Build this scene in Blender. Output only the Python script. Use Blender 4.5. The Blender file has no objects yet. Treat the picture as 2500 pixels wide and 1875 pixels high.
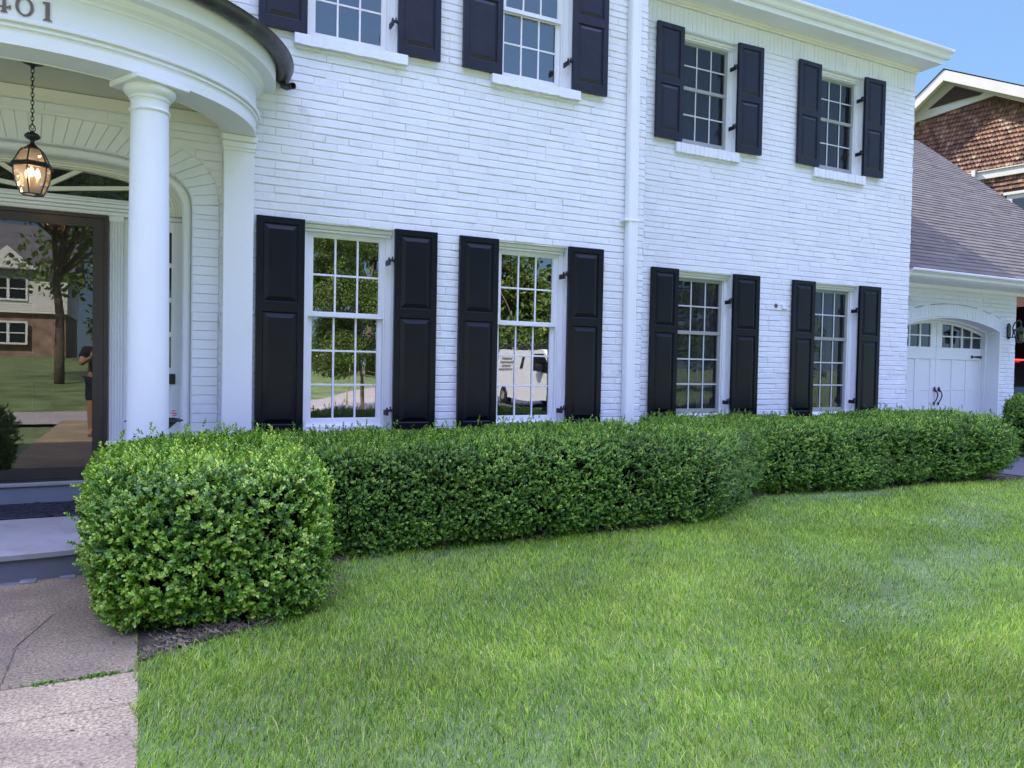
import bpy, bmesh, math, random
import numpy as np
from mathutils import Vector, Matrix
random.seed(7); rng = np.random.default_rng(7)
SC = bpy.context.scene; COL = SC.collection
R = math.radians; PI = math.pi

# ------------------------------------------------------------------ camera
cd = bpy.data.cameras.new('camera'); cam = bpy.data.objects.new('camera', cd); COL.objects.link(cam)
cd.sensor_fit = 'HORIZONTAL'; cd.sensor_width = 36.0; cd.lens = 1844.33/2500*36
cd.clip_start = 0.05; cd.clip_end = 2000
def cam_axes(yaw=0.461515283, pit=0.0245700156, rol=0.0189333864):
    w = Vector((math.sin(yaw)*math.cos(pit), math.cos(yaw)*math.cos(pit), -math.sin(pit)))
    r0 = Vector((math.cos(yaw), -math.sin(yaw), 0)); u0 = r0.cross(w)
    return (math.cos(rol)*r0+math.sin(rol)*u0, -math.sin(rol)*r0+math.cos(rol)*u0, w)
_r, _u, _w = cam_axes()
cam.matrix_world = Matrix(((_r.x, _u.x, -_w.x, 0), (_r.y, _u.y, -_w.y, 0), (_r.z, _u.z, -_w.z, 0), (0, 0, 0, 1)))
SC.camera = cam
# ------------------------------------------------------------------ light
SUN_EL, SUN_AZ = 45.0, -30.0
wd = bpy.data.worlds.new('World'); SC.world = wd; wd.use_nodes = True
nt = wd.node_tree; nt.nodes.clear()
sk = nt.nodes.new('ShaderNodeTexSky'); sk.sky_type = 'NISHITA'; sk.sun_disc = False
sk.sun_elevation = R(SUN_EL); sk.sun_rotation = R(SUN_AZ); sk.altitude = 100; sk.air_density = 1.0; sk.dust_density = 0.3; sk.ozone_density = 1.5
bg = nt.nodes.new('ShaderNodeBackground'); bg.inputs['Strength'].default_value = 0.15
wo = nt.nodes.new('ShaderNodeOutputWorld')
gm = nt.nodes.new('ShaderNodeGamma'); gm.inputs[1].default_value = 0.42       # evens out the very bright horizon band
wb = nt.nodes.new('ShaderNodeMix'); wb.data_type = 'RGBA'; wb.blend_type = 'MULTIPLY'; wb.inputs[0].default_value = 1.0; 
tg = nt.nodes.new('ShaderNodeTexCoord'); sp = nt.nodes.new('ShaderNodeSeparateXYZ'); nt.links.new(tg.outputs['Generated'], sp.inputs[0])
mr = nt.nodes.new('ShaderNodeMapRange'); mr.interpolation_type = 'SMOOTHSTEP'     # added gradient: sky brightened overhead to light the lawn, dimmed towards the horizon
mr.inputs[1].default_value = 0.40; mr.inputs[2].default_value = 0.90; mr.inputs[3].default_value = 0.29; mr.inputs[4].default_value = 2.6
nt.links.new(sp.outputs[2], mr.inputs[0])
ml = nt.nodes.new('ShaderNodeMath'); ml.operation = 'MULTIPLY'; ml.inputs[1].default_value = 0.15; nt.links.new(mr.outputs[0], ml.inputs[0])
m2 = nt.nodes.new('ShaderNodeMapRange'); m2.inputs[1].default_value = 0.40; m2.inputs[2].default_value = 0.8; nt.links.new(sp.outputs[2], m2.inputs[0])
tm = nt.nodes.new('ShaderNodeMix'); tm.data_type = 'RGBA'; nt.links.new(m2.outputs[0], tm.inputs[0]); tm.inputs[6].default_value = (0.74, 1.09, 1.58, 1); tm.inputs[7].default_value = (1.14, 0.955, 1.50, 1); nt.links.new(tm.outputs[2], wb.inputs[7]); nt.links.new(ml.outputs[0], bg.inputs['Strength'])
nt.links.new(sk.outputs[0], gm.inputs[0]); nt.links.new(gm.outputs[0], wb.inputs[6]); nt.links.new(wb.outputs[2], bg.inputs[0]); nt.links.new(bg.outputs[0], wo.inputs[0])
sl = bpy.data.lights.new('sun', 'SUN'); sl.energy = 2.3; sl.angle = R(0.5); sl.color = (1.0, 0.95, 0.87)
sun = bpy.data.objects.new('sun', sl); COL.objects.link(sun)
_s = Vector((math.sin(R(SUN_AZ))*math.cos(R(SUN_EL)), math.cos(R(SUN_AZ))*math.cos(R(SUN_EL)), math.sin(R(SUN_EL))))
sun.rotation_euler = _s.to_track_quat('Z', 'Y').to_euler(); sun.location = _s*60
vs = SC.view_settings
vs.view_transform = 'Standard'; vs.look = 'None'; vs.exposure = 2.97; vs.gamma = 1.0; vs.use_curve_mapping = False
SC.cycles.max_bounces = 10; SC.cycles.use_denoising = True; SC.cycles.denoiser = 'OPENIMAGEDENOISE'; SC.cycles.denoising_prefilter = 'ACCURATE'; SC.cycles.denoising_input_passes = 'RGB_ALBEDO_NORMAL'; SC.cycles.use_adaptive_sampling = False; SC.cycles.sample_clamp_indirect = 6.0; SC.cycles.transparent_max_bounces = 12; SC.cycles.caustics_reflective = False; SC.cycles.caustics_refractive = False

GZ = -1.28          # ground level in front of the house (camera height is 0)
DF, WF, GF = 6.51, 7.26, 7.72   # front faces of the main block, the recessed wing, the garage

# ------------------------------------------------------------------ materials
def mat(name, base=(.5, .5, .5), rough=.6, spec=.5, metal=0.0, var=0.0, vscale=3.0, bump=0.0, bscale=40.0, tint=None, transl=0.0, dark=None, dscale=1.0, dlo=.5, dhi=.7, damt=.5, bdetail=6, speck=0, sscale=100):
    m = bpy.data.materials.new(name); m.use_nodes = True
    n = m.node_tree.nodes; l = m.node_tree.links
    b = n['Principled BSDF']; out = n['Material Output']
    b.inputs['Roughness'].default_value = rough; b.inputs['Metallic'].default_value = metal
    b.inputs['Specular IOR Level'].default_value = spec
    b.inputs['Base Color'].default_value = (*base, 1)
    tc = n.new('ShaderNodeNewGeometry'); pos = tc.outputs['Position']
    cur = None
    def rgb(c):
        k = n.new('ShaderNodeRGB'); k.outputs[0].default_value = (*c, 1); return k.outputs[0]
    def mix(a, bb, f, mode='MIX'):
        x = n.new('ShaderNodeMix'); x.data_type = 'RGBA'; x.blend_type = mode
        if isinstance(f, (int, float)): x.inputs[0].default_value = f
        else: l.new(f, x.inputs[0])
        l.new(a, x.inputs[6]); l.new(bb, x.inputs[7]); return x.outputs[2]
    def noise(sc, det=4, dist=0.0, rg=.55):
        t = n.new('ShaderNodeTexNoise'); t.inputs['Scale'].default_value = sc; t.inputs['Detail'].default_value = det
        t.inputs['Distortion'].default_value = dist; t.inputs['Roughness'].default_value = rg
        l.new(pos, t.inputs['Vector']); return t.outputs['Fac']
    def ramp(f, lo, hi):
        t = n.new('ShaderNodeMapRange'); t.inputs[1].default_value = lo; t.inputs[2].default_value = hi
        l.new(f, t.inputs[0]); return t.outputs[0]
    if tint:            # per-leaf / per-piece colour from the 'tint' attribute, blended between the listed colours
        a = n.new('ShaderNodeAttribute'); a.attribute_name = 'tint'
        cr = n.new('ShaderNodeValToRGB'); e = cr.color_ramp.elements
        for i, c in enumerate(tint):
            p = i/(len(tint)-1)
            if i == 0: el = e[0]; el.position = 0
            elif i == len(tint)-1: el = e[-1]; el.position = 1
            else: el = e.new(p)
            el.color = (*c, 1)
        l.new(a.outputs['Fac'], cr.inputs[0]); cur = cr.outputs[0]
    if var:
        f = ramp(noise(vscale, 5), .3, .7)
        base_s = cur or rgb(base)
        lo = tuple(max(0, 1-var) for _ in range(3)); hi = tuple(1+var*.6 for _ in range(3))
        cur = mix(base_s, mix(rgb(lo), rgb(hi), f), 1.0, 'MULTIPLY')
    if speck:          # exposed stones: fine light and dark specks
        f = ramp(noise(sscale, 3, 0, .7), .36, .64); cur = mix(cur or rgb(base), mix(rgb((1-speck*.6,)*3), rgb((1+speck*.7,)*3), f), 1.0, 'MULTIPLY')
    if dark:
        f = ramp(noise(dscale, 8, .4, .65), dlo, dhi)
        k = n.new('ShaderNodeMath'); k.operation = 'MULTIPLY'; k.inputs[1].default_value = damt; l.new(f, k.inputs[0])
        cur = mix(cur or rgb(base), rgb(dark), k.outputs[0])
    if cur: l.new(cur, b.inputs['Base Color'])
    if bump:
        bp = n.new('ShaderNodeBump'); bp.inputs['Strength'].default_value = 1.0; bp.inputs['Distance'].default_value = bump
        l.new(noise(bscale, bdetail), bp.inputs['Height']); l.new(bp.outputs[0], b.inputs['Normal'])
    if transl:
        tr = n.new('ShaderNodeBsdfTranslucent'); mx = n.new('ShaderNodeMixShader'); mx.inputs[0].default_value = transl
        if cur: l.new(cur, tr.inputs[0])
        else: tr.inputs[0].default_value = (*base, 1)
        l.new(b.outputs[0], mx.inputs[1]); l.new(tr.outputs[0], mx.inputs[2]); l.new(mx.outputs[0], out.inputs[0])
    return m
def glass(name, ior=2.1, tint=(.75, .8, .8), wav=0.0, wscale=1.5, gloss=(1, 1, 1), frost=0):
    m = bpy.data.materials.new(name); m.use_nodes = True; n = m.node_tree.nodes; l = m.node_tree.links; n.clear()
    o = n.new('ShaderNodeOutputMaterial'); mx = n.new('ShaderNodeMixShader'); fr = n.new('ShaderNodeFresnel'); fr.inputs[0].default_value = ior
    tr = n.new('ShaderNodeBsdfTransparent'); tr.inputs[0].default_value = (*tint, 1)
    gl = n.new('ShaderNodeBsdfGlossy'); gl.inputs['Roughness'].default_value = 0.0; gl.inputs[0].default_value = (*gloss, 1)
    if wav:
        g = n.new('ShaderNodeNewGeometry'); t = n.new('ShaderNodeTexNoise'); t.inputs['Scale'].default_value = wscale; t.inputs['Detail'].default_value = 1
        l.new(g.outputs['Position'], t.inputs['Vector']); b = n.new('ShaderNodeBump'); b.inputs['Distance'].default_value = wav; b.inputs['Strength'].default_value = 1
        l.new(t.outputs[0], b.inputs['Height']); l.new(b.outputs[0], gl.inputs['Normal'])
    if frost:
        df = n.new('ShaderNodeBsdfTranslucent'); df.inputs[0].default_value = (*tint, 1); d2 = n.new('ShaderNodeBsdfDiffuse'); d2.inputs[0].default_value = (*tint, 1); m1 = n.new('ShaderNodeMixShader'); m1.inputs[0].default_value = .5; m2 = n.new('ShaderNodeMixShader'); m2.inputs[0].default_value = frost
        l.new(df.outputs[0], m1.inputs[1]); l.new(d2.outputs[0], m1.inputs[2]); l.new(tr.outputs[0], m2.inputs[1]); l.new(m1.outputs[0], m2.inputs[2]); tr = m2
    l.new(fr.outputs[0], mx.inputs[0]); l.new(tr.outputs[0], mx.inputs[1]); l.new(gl.outputs[0], mx.inputs[2]); l.new(mx.outputs[0], o.inputs[0])
    return m
def emit(name, c, s):
    m = bpy.data.materials.new(name); m.use_nodes = True; n = m.node_tree.nodes; b = n['Principled BSDF']
    b.inputs['Base Color'].default_value = (*c, 1); b.inputs['Emission Color'].default_value = (*c, 1); b.inputs['Emission Strength'].default_value = s
    return m
M = dict(
    brick=mat('white_painted_brick', (.74, .75, .77), .62, .35, var=.05, vscale=2.2, bump=.0036, bscale=26, dark=(.42, .42, .40), dscale=5.5, dlo=.60, dhi=.78, damt=.5),
    trim=mat('white_trim_paint', (.77, .775, .78), .45, .4, var=.03, vscale=1.5, bump=.0006, bscale=60, dark=(.45, .44, .40), dscale=9, dlo=.66, dhi=.8, damt=.5),
    cream=mat('cream_trim_paint', (.72, .70, .62), .5, .4, var=.04, bump=.0006, bscale=60),
    sunny=mat('toned_down_cream_trim', (.40, .375, .335), .6, .3, var=.06),  # cream darkened in the colour so the sunlit trim doesn't burn out
    ceiling=mat('porch_ceiling_paint', (.58, .56, .48), .7, .2, var=.03),
    shutter=mat('dark_shutter_paint', (.0040, .0046, .0095), .30, .26, var=.25, vscale=6, bump=.0007, bscale=90, dark=(.018, .018, .020), dscale=14, dlo=.64, dhi=.8, damt=.3),
    shutter_up=mat('sky_tinted_shutter_paint', (.0105, .0112, .0205), .42, .38, var=.3, vscale=7, bump=.0012, bscale=55, dark=(.034, .030, .030), dscale=9, dlo=.55, dhi=.8, damt=.5),  # lighter, bluer copy: sky reflection put into the upper shutters' colour
    iron=mat('black_iron', (.012, .012, .013), .45, .5, bump=.0008, bscale=120),
    bronze=mat('bronze_door_frame', (.022, .018, .017), .35, .5, var=.1),
    copper=mat('aged_copper', (.075, .072, .066), .42, .5, metal=.55, var=.35, vscale=6, bump=.001, bscale=30, dark=(.13, .19, .16), dscale=7, dlo=.52, dhi=.75, damt=.6),
    letter=mat('bronze_letters', (.19, .145, .115), .42, .5, metal=.5, var=.2, vscale=30),
    storm=mat('grey_storm_frame', (.30, .31, .29), .45, .5, var=.05),
    muntin_grey=mat('pale_muntin', (.52, .53, .52), .5, .4),
    glass=glass('window_glass', 2.9, (.55, .58, .58), .0016, 2.0),
    glass_dim=glass('screened_glass', 1.55, (.58, .61, .66), .0010, 3.0, frost=.055),
    glass_sky=glass('upper_window_glass', 3.4, (.5, .55, .6), .0010, 2.0),
    glass_dark=glass('garage_glass', 1.75, (.35, .38, .36), .0012, 3.0),
    glass_door=glass('storm_door_glass', 2.0, (.55, .55, .52), .0006, 1.2, (.85, .84, .80)),
    glass_lamp=glass('amber_lamp_glass', 1.45, (.88, .76, .69), .0004, 9.0, frost=.28),
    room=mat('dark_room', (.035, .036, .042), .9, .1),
    drape=mat('blue_drape', (.10, .14, .24), .9, .1, var=.3, vscale=8),
    sheer=mat('pale_sheer_curtain', (.48, .50, .85), .9, .1, var=.1, vscale=5),
    inner_door=mat('inner_door_paint', (.05, .052, .05), .45, .4),
    porch=mat('blue_grey_porch_paint', (.29, .285, .262), .6, .3, var=.12, vscale=3, bump=.0014, bscale=25, dark=(.16, .155, .145), dscale=5, dlo=.52, dhi=.74, damt=.6),
    riser=mat('slate_riser_paint', (.135, .148, .175), .6, .4, var=.1, vscale=4, bump=.001, bscale=25),
    mat_=mat('black_rubber', (.018, .019, .024), .6, .4, bump=.01, bscale=38, var=.3, vscale=20),
    concrete=mat('exposed_aggregate_walk', (.375, .305, .165), .9, .15, var=.24, vscale=1.6, bump=.005, bscale=120, dark=(.21, .165, .105), dscale=1.9, dlo=.42, dhi=.66, damt=.6, speck=.8, sscale=80),
    concrete_old=mat('weathered_aggregate_walk', (.235, .19, .108), .9, .15, var=.25, vscale=2.2, bump=.005, bscale=120, dark=(.13, .105, .08), dscale=2.4, dlo=.45, dhi=.66, damt=.5, speck=.75, sscale=80),
    asphalt=mat('driveway_asphalt', (.085, .088, .095), .85, .3, var=.15, vscale=2, bump=.004, bscale=90),
    road=mat('pale_concrete_road', (.42, .38, .33), .85, .2, var=.1, vscale=.6, bump=.003, bscale=60),
    soil=mat('mulch_soil', (.085, .066, .052), .95, .1, var=.5, vscale=9, bump=.02, bscale=45),
    ground=mat('turf_ground', (.19, .25, .10), .95, .1, var=.45, vscale=1.2, bump=.03, bscale=22),
    grass=mat('grass_blades', (.1, .2, .04), .45, .28, tint=[(.090, .240, .022), (.20, .41, .026), (.325, .535, .030), (.48, .645, .055), (.68, .66, .22)], var=.25, vscale=.9, transl=.35, dark=(.23, .34, .06), dscale=2.6, dlo=.46, dhi=.62, damt=.28),
    straw=mat('dry_straw', (.30, .24, .15), .8, .2, tint=[(.10, .075, .05), (.22, .17, .11), (.38, .31, .20)]),
    box=mat('boxwood_leaf', (.06, .12, .02), .36, .5, tint=[(.032, .095, .016), (.085, .215, .022), (.20, .40, .032), (.38, .59, .05), (.64, .76, .15)], var=.25, vscale=1.6, transl=.3),
    box_far=mat('darker_boxwood_leaf', (.05, .1, .02), .42, .4, tint=[(.030, .090, .018), (.072, .185, .024), (.15, .315, .032), (.27, .46, .042), (.48, .63, .11)], var=.25, vscale=1.6, transl=.3),
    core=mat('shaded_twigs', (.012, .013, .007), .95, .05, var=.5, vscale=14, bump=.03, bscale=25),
    twig=mat('grey_twig', (.14, .11, .08), .85, .2, var=.3, vscale=30),
    bark=mat('tree_bark', (.16, .125, .10), .9, .2, var=.4, vscale=9, bump=.02, bscale=18),
    leaf=mat('tree_leaf', (.06, .11, .02), .45, .4, tint=[(.035, .075, .015), (.08, .14, .025), (.16, .24, .04), (.27, .33, .07)], transl=.4),
    shingle_roof=mat('asphalt_roof_shingle', (.17, .155, .17), .9, .2, tint=[(.080, .073, .056), (.110, .099, .076), (.146, .129, .096)], var=.1, vscale=3, bump=.003, bscale=150),
    cedar=mat('cedar_shingle', (.12, .06, .04), .8, .25, tint=[(.070, .034, .022), (.125, .062, .038), (.20, .105, .062), (.28, .20, .14)], var=.35, vscale=2.5, bump=.003, bscale=60),
    siding=mat('white_siding', (.72, .71, .68), .6, .3),
    redbrick=mat('brown_red_brick', (.33, .22, .175), .85, .2, var=.4, vscale=2, bump=.01, bscale=12),
    slate=mat('grey_roof', (.13, .125, .12), .9, .2, var=.25, vscale=1.5),
    louver=mat('brown_louver', (.055, .032, .028), .7, .3),
    van=mat('white_van_paint', (.72, .71, .68), .25, .5),
    black=mat('black_rubber_trim', (.015, .015, .016), .5, .4),
    car=mat('black_car_paint', (.012, .012, .014), .12, .6),
    darkglass=mat('tinted_glass', (.01, .012, .014), .05, .6),
    chrome=mat('brushed_metal', (.5, .5, .5), .25, .5, metal=1.0),
    plate=mat('pale_bumper', (.10, .12, .115), .4, .5),
    red=emit('lit_tail_light', (.9, .03, .025), .8),
    bulb=emit('warm_bulb', (1.0, .66, .30), 3.0),
    candle=mat('ivory_candle', (.75, .62, .42), .5, .3),
    flower=mat('red_petals', (.55, .02, .02), .6, .3),
    skin=mat('skin', (.33, .18, .12), .55, .4), cloth=mat('black_shirt_cloth', (.018, .019, .024), .85, .1), shorts=mat('navy_shorts_cloth', (.022, .026, .045), .85, .1), hair=mat('dark_hair', (.015, .012, .01), .6, .3),
    wood=mat('pale_stake_wood', (.45, .33, .2), .7, .2),
)
# ------------------------------------------------------------------ helpers
def link(name, me, m, parent=None, smooth=False):
    o = bpy.data.objects.new(name, me); COL.objects.link(o)
    if m: me.materials.append(m)
    if parent:
        o.parent = parent
        if parent.type == 'EMPTY': o.matrix_parent_inverse = Matrix.Translation(-parent.location)
    if smooth: me.polygons.foreach_set('use_smooth', [True]*len(me.polygons))
    return o
def tag(o, label=None, cat=None, group=None, kind=None):
    if label: o['label'] = label
    if cat: o['category'] = cat
    if group: o['group'] = group
    if kind: o['kind'] = kind
    return o
def thing(name, label, cat, group=None, loc=(0, 0, 0)):
    o = bpy.data.objects.new(name, None); COL.objects.link(o); o.empty_display_size = .2
    o.location = loc
    return tag(o, label, cat, group)
class MB:
    def __init__(s): s.v = []; s.f = []; s.t = []
    def add(s, vs, fs, t=None):
        b = len(s.v); s.v += [tuple(q) for q in vs]; s.f += [tuple(b+i for i in q) for q in fs]
        if t is not None: s.t += [t]*len(fs)
    def box(s, x0, x1, y0, y1, z0, z1, c=0.0, t=None):
        if c <= 0:
            s.add([(x0, y0, z0), (x1, y0, z0), (x1, y1, z0), (x0, y1, z0), (x0, y0, z1), (x1, y0, z1), (x1, y1, z1), (x0, y1, z1)],
                  [(0, 3, 2, 1), (4, 5, 6, 7), (0, 1, 5, 4), (1, 2, 6, 5), (2, 3, 7, 6), (3, 0, 4, 7)], t)
        else:
            c = min(c, (x1-x0)*.45, (y1-y0)*.45, (z1-z0)*.45)
            vs = []
            for (ax, ay, az) in [(a, b, d) for a in (0, 1) for b in (0, 1) for d in (0, 1)]:
                X, Y, Z = (x0, x1)[ax], (y0, y1)[ay], (z0, z1)[az]; sx, sy, sz = (1, -1)[ax], (1, -1)[ay], (1, -1)[az]
                vs += [(X, Y+sy*c, Z+sz*c), (X+sx*c, Y, Z+sz*c), (X+sx*c, Y+sy*c, Z)]
            bm = bmesh.new(); [bm.verts.new(q) for q in vs]; r = bmesh.ops.convex_hull(bm, input=bm.verts)
            bmesh.ops.dissolve_limit(bm, angle_limit=.01, verts=bm.verts, edges=bm.edges)
            bm.verts.index_update(); s.add([q.co[:] for q in bm.verts], [[q.index for q in f.verts] for f in bm.faces], t); bm.free()
    def prism(s, pts, y0, y1, t=None, ax='y'):    # polygon in (x,z) extruded along y
        n = len(pts)
        f = (lambda a, b, d: (a, d, b)) if ax == 'y' else ((lambda a, b, d: (d, a, b)) if ax == 'x' else (lambda a, b, d: (a, b, d)))
        vs = [f(a, b, y0) for a, b in pts]+[f(a, b, y1) for a, b in pts]
        s.add(vs, [tuple(range(n)), tuple(range(2*n-1, n-1, -1))]+[(i, n+i, n+(i+1) % n, (i+1) % n) for i in range(n)], t)
    def ring(s, outer, inner, y0, y1, closed=True):   # band between two polylines in (x,z)
        n = len(outer); vs = []
        for y in (y0, y1):
            vs += [(a, y, b) for a, b in outer]+[(a, y, b) for a, b in inner]
        m = n if closed else n-1; fs = []
        for i in range(m):
            j = (i+1) % n
            fs += [(i, j, n+j, n+i), (2*n+i, 3*n+i, 3*n+j, 2*n+j), (i, 2*n+i, 2*n+j, j), (n+i, n+j, 3*n+j, 3*n+i)]
        if not closed: fs += [(0, n, 3*n, 2*n), (n-1, 3*n-1, 4*n-1, 2*n-1)]
        s.add(vs, fs)
    def tube(s, pts, rad, n=8, cap=True, t=None):
        pts = [Vector(p) for p in pts]; k = len(pts)
        rad = rad if isinstance(rad, (list, tuple)) else [rad]*k
        vs = []; up = None
        for i, p in enumerate(pts):
            d = (pts[min(i+1, k-1)]-pts[max(i-1, 0)]).normalized()
            if up is None: up = d.orthogonal().normalized()
            up = (up-d*up.dot(d)); up = up.normalized() if up.length > 1e-6 else d.orthogonal().normalized()
            w = d.cross(up)
            vs += [p+(up*math.cos(2*PI*j/n)+w*math.sin(2*PI*j/n))*rad[i] for j in range(n)]
        fs = [(i*n+j, i*n+(j+1) % n, (i+1)*n+(j+1) % n, (i+1)*n+j) for i in range(k-1) for j in range(n)]
        if cap: fs += [tuple(range(n))[::-1], tuple(range((k-1)*n, k*n))]
        s.add(vs, fs, t)
    def lathe(s, prof, cx=0, cy=0, n=32, cap=True):
        vs = [(cx+r*math.cos(2*PI*j/n), cy+r*math.sin(2*PI*j/n), z) for r, z in prof for j in range(n)]
        k = len(prof); fs = [(i*n+j, i*n+(j+1) % n, (i+1)*n+(j+1) % n, (i+1)*n+j) for i in range(k-1) for j in range(n)]
        if cap: fs += [tuple(range(n))[::-1], tuple(range((k-1)*n, k*n))]
        s.add(vs, fs)
    def build(s, name, m, parent=None, smooth=False, off=None, auto=None):
        me = bpy.data.meshes.new(name); v = s.v
        if off: v = [(a-off[0], b-off[1], c-off[2]) for a, b, c in v]
        me.from_pydata(v, [], s.f); me.update()
        if len(s.f) > 1:
            bm = bmesh.new(); bm.from_mesh(me); bmesh.ops.recalc_face_normals(bm, faces=bm.faces); bm.to_mesh(me); bm.free()
        if s.t:
            a = me.attributes.new('tint', 'FLOAT', 'FACE'); a.data.foreach_set('value', np.array(s.t, 'f'))
        o = link(name, me, m, parent, smooth)
        if auto is not None:
            me.polygons.foreach_set('use_smooth', [True]*len(me.polygons)); me.set_sharp_from_angle(angle=R(auto))
        return o
def np_mesh(name, verts, faces, m, parent=None, tint=None, smooth=False, normals=None):   # faces: (N,k) int array
    me = bpy.data.meshes.new(name); N, k = faces.shape
    me.vertices.add(len(verts)); me.vertices.foreach_set('co', verts.astype('f').ravel())
    me.loops.add(N*k); me.loops.foreach_set('vertex_index', faces.astype('i').ravel())
    me.polygons.add(N); me.polygons.foreach_set('loop_start', np.arange(0, N*k, k, dtype='i'))
    if smooth: me.polygons.foreach_set('use_smooth', np.ones(N, bool))
    me.update(calc_edges=True)
    if tint is not None:
        a = me.attributes.new('tint', 'FLOAT', 'FACE'); a.data.foreach_set('value', tint.astype('f'))
    if normals is not None:         # soft foliage normals
        me.polygons.foreach_set('use_smooth', np.ones(N, bool))
        a = me.attributes.new('custom_normal', 'FLOAT_VECTOR', 'POINT'); a.data.foreach_set('vector', normals.astype('f').ravel())
    return link(name, me, m, parent)
def nrm(a): return a/np.maximum(np.linalg.norm(a, axis=-1, keepdims=True), 1e-9)
class Noise3:                       # smooth pseudo-noise from sines
    def __init__(s, scale, seed, n=7):
        r = np.random.default_rng(seed); s.k = r.normal(size=(n, 3))*scale; s.p = r.uniform(0, 2*PI, n)
    def __call__(s, p): return np.sin(p@s.k.T+s.p).mean(1)*1.6
# ------------------------------------------------------------------ house: brick walls
CH, BL = .0677, .2032
HOUSE = thing('brick_house', 'white painted brick house with dark panelled shutters and a bowed entrance porch', 'house', loc=(0, DF, GZ))
def brick_wall(b, u0, u1, z0, z1, mp, holes=(), cut=None, seed=1, reveal=.16):
    r = random.Random(seed)
    # backing (the paint-filled joints), as a grid of cells with the openings left out
    us = sorted({u0, u1, *[h for q in holes for h in q[:2] if u0 < h < u1]}); zs = sorted({z0, z1, *[h for q in holes for h in q[2:4] if z0 < h < z1]})
    for i in range(len(us)-1):
        for j in range(len(zs)-1):
            cu, cz = (us[i]+us[i+1])/2, (zs[j]+zs[j+1])/2
            if any(q[0] < cu < q[1] and q[2] < cz < q[3] for q in holes): continue
            b.add([mp(us[i], .008, zs[j]), mp(us[i+1], .008, zs[j]), mp(us[i+1], .008, zs[j+1]), mp(us[i], .008, zs[j+1])], [(0, 1, 2, 3)])
    for q in holes:
        if len(q) > 4: continue
        a, c, d, e = q
        for (p, w) in (((a, d), (a, e)), ((a, e), (c, e)), ((c, e), (c, d)), ((c, d), (a, d))):
            b.add([mp(p[0], .008, p[1]), mp(w[0], .008, w[1]), mp(w[0], reveal, w[1]), mp(p[0], reveal, p[1])], [(0, 1, 2, 3)])
    k = 0; z = z0
    while z < z1-.02:
        zt = min(z+CH, z1); zm = (z+zt)/2
        cuts = [(q[0], q[1]) for q in holes if q[2] < zm < q[3] and len(q) == 4]
        if cut: cuts += cut(zm)
        u = u0-(BL/2 if k % 2 else 0)-r.choice((0, 0, .05))
        dz = r.uniform(-.0018, .0018)
        while u < u1:
            L = BL if r.random() > .06 else BL/2
            segs = [(max(u, u0), min(u+L, u1))]
            for a, c in cuts:
                ns = []
                for p, w in segs:
                    if c <= p or a >= w: ns.append((p, w)); continue
                    if a-p > .012: ns.append((p, a))
                    if w-c > .012: ns.append((c, w))
                segs = ns
            for p, w in segs:
                if w-p < .015: continue
                j = lambda s: r.uniform(-s, s)
                d = r.gauss(0, .0015); tz, tu = r.gauss(0, .0007), r.gauss(0, .0006)
                e = min(.0052, (w-p)*.2)
                wv = lambda kk, uu: .0022*math.sin(uu*2.3+kk*1.7+seed)+.0014*math.sin(uu*5.9+kk*2.9)
                zb0, zb1, zt0, zt1 = z+wv(k, p), z+wv(k, w), zt+wv(k+1, p), zt+wv(k+1, w)
                db, dt = r.uniform(.0030, .0078), r.uniform(.0030, .0078)      # how full of paint the bed joints are
                sl_, sr_ = (abs(r.gauss(0, .0023))+.0005 for _ in (0, 1))        # perpends are nearly filled
                B = [(p, zb0+.0020+j(.0012)), (w, zb1+.0020+j(.0012)), (w, zt1-.0018+j(.0012)), (p, zt0-.0018+j(.0012))]
                I = [(p+e+j(.0015), zb0+.0090+j(.0014)), (w-e+j(.0015), zb1+.0090+j(.0014)), (w-e+j(.0015), zt1-.0078+j(.0014)), (p+e+j(.0015), zt0-.0078+j(.0014))]
                D_ = [d+sx*tu+sz*tz for sx, sz in zip((-1, 1, 1, -1), (-1, -1, 1, 1))]
                S_ = [(p, I[0][1], D_[0]+sl_), (w, I[1][1], D_[1]+sr_), (w, I[2][1], D_[2]+sr_), (p, I[3][1], D_[3]+sl_)]
                vs = [mp(a, dd, c) for (a, c), dd in zip(B, (db, db, dt, dt))]+[mp(a, dd, c) for (a, c), dd in zip(I, D_)]+[mp(a, dd, c) for a, c, dd in S_]
                b.add(vs, [(4, 5, 6, 7), (0, 1, 5, 4), (2, 3, 7, 6), (8, 4, 7, 11), (5, 9, 10, 6), (0, 4, 8), (1, 9, 5), (2, 6, 10), (3, 11, 7)])
            u += L
        z = zt; k += 1
def brick_face(b, quad, mp, r, dep=.0055, inset=.005, jit=.0013):    # one brick with any four corners (u,z)
    c = (sum(q[0] for q in quad)/4, sum(q[1] for q in quad)/4)
    def sh(q, s):
        L = math.hypot(q[0]-c[0], q[1]-c[1]); f = (L-s)/L; return (c[0]+(q[0]-c[0])*f, c[1]+(q[1]-c[1])*f)
    o = [sh(q, .003) for q in quad]; i4 = [sh(q, .003+inset*1.5) for q in quad]; d = r.gauss(0, jit)
    b.add([mp(a, dep, z) for a, z in o]+[mp(a, d, z) for a, z in i4], [(4, 5, 6, 7), (0, 1, 5, 4), (1, 2, 6, 5), (2, 3, 7, 6), (3, 0, 4, 7)])
PX = -.67                                   # centre line of the entrance
def sell(a, b, z0, n, t):                   # superellipse arch point
    c, s = math.cos(t), math.sin(t)
    return (PX+a*math.copysign(abs(c)**(2/n), c), z0+b*abs(s)**(2/n))
def arch(a, b, z0, n=3.0, k=48): return [sell(a, b, z0, n, PI*i/k) for i in range(k+1)]
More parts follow.
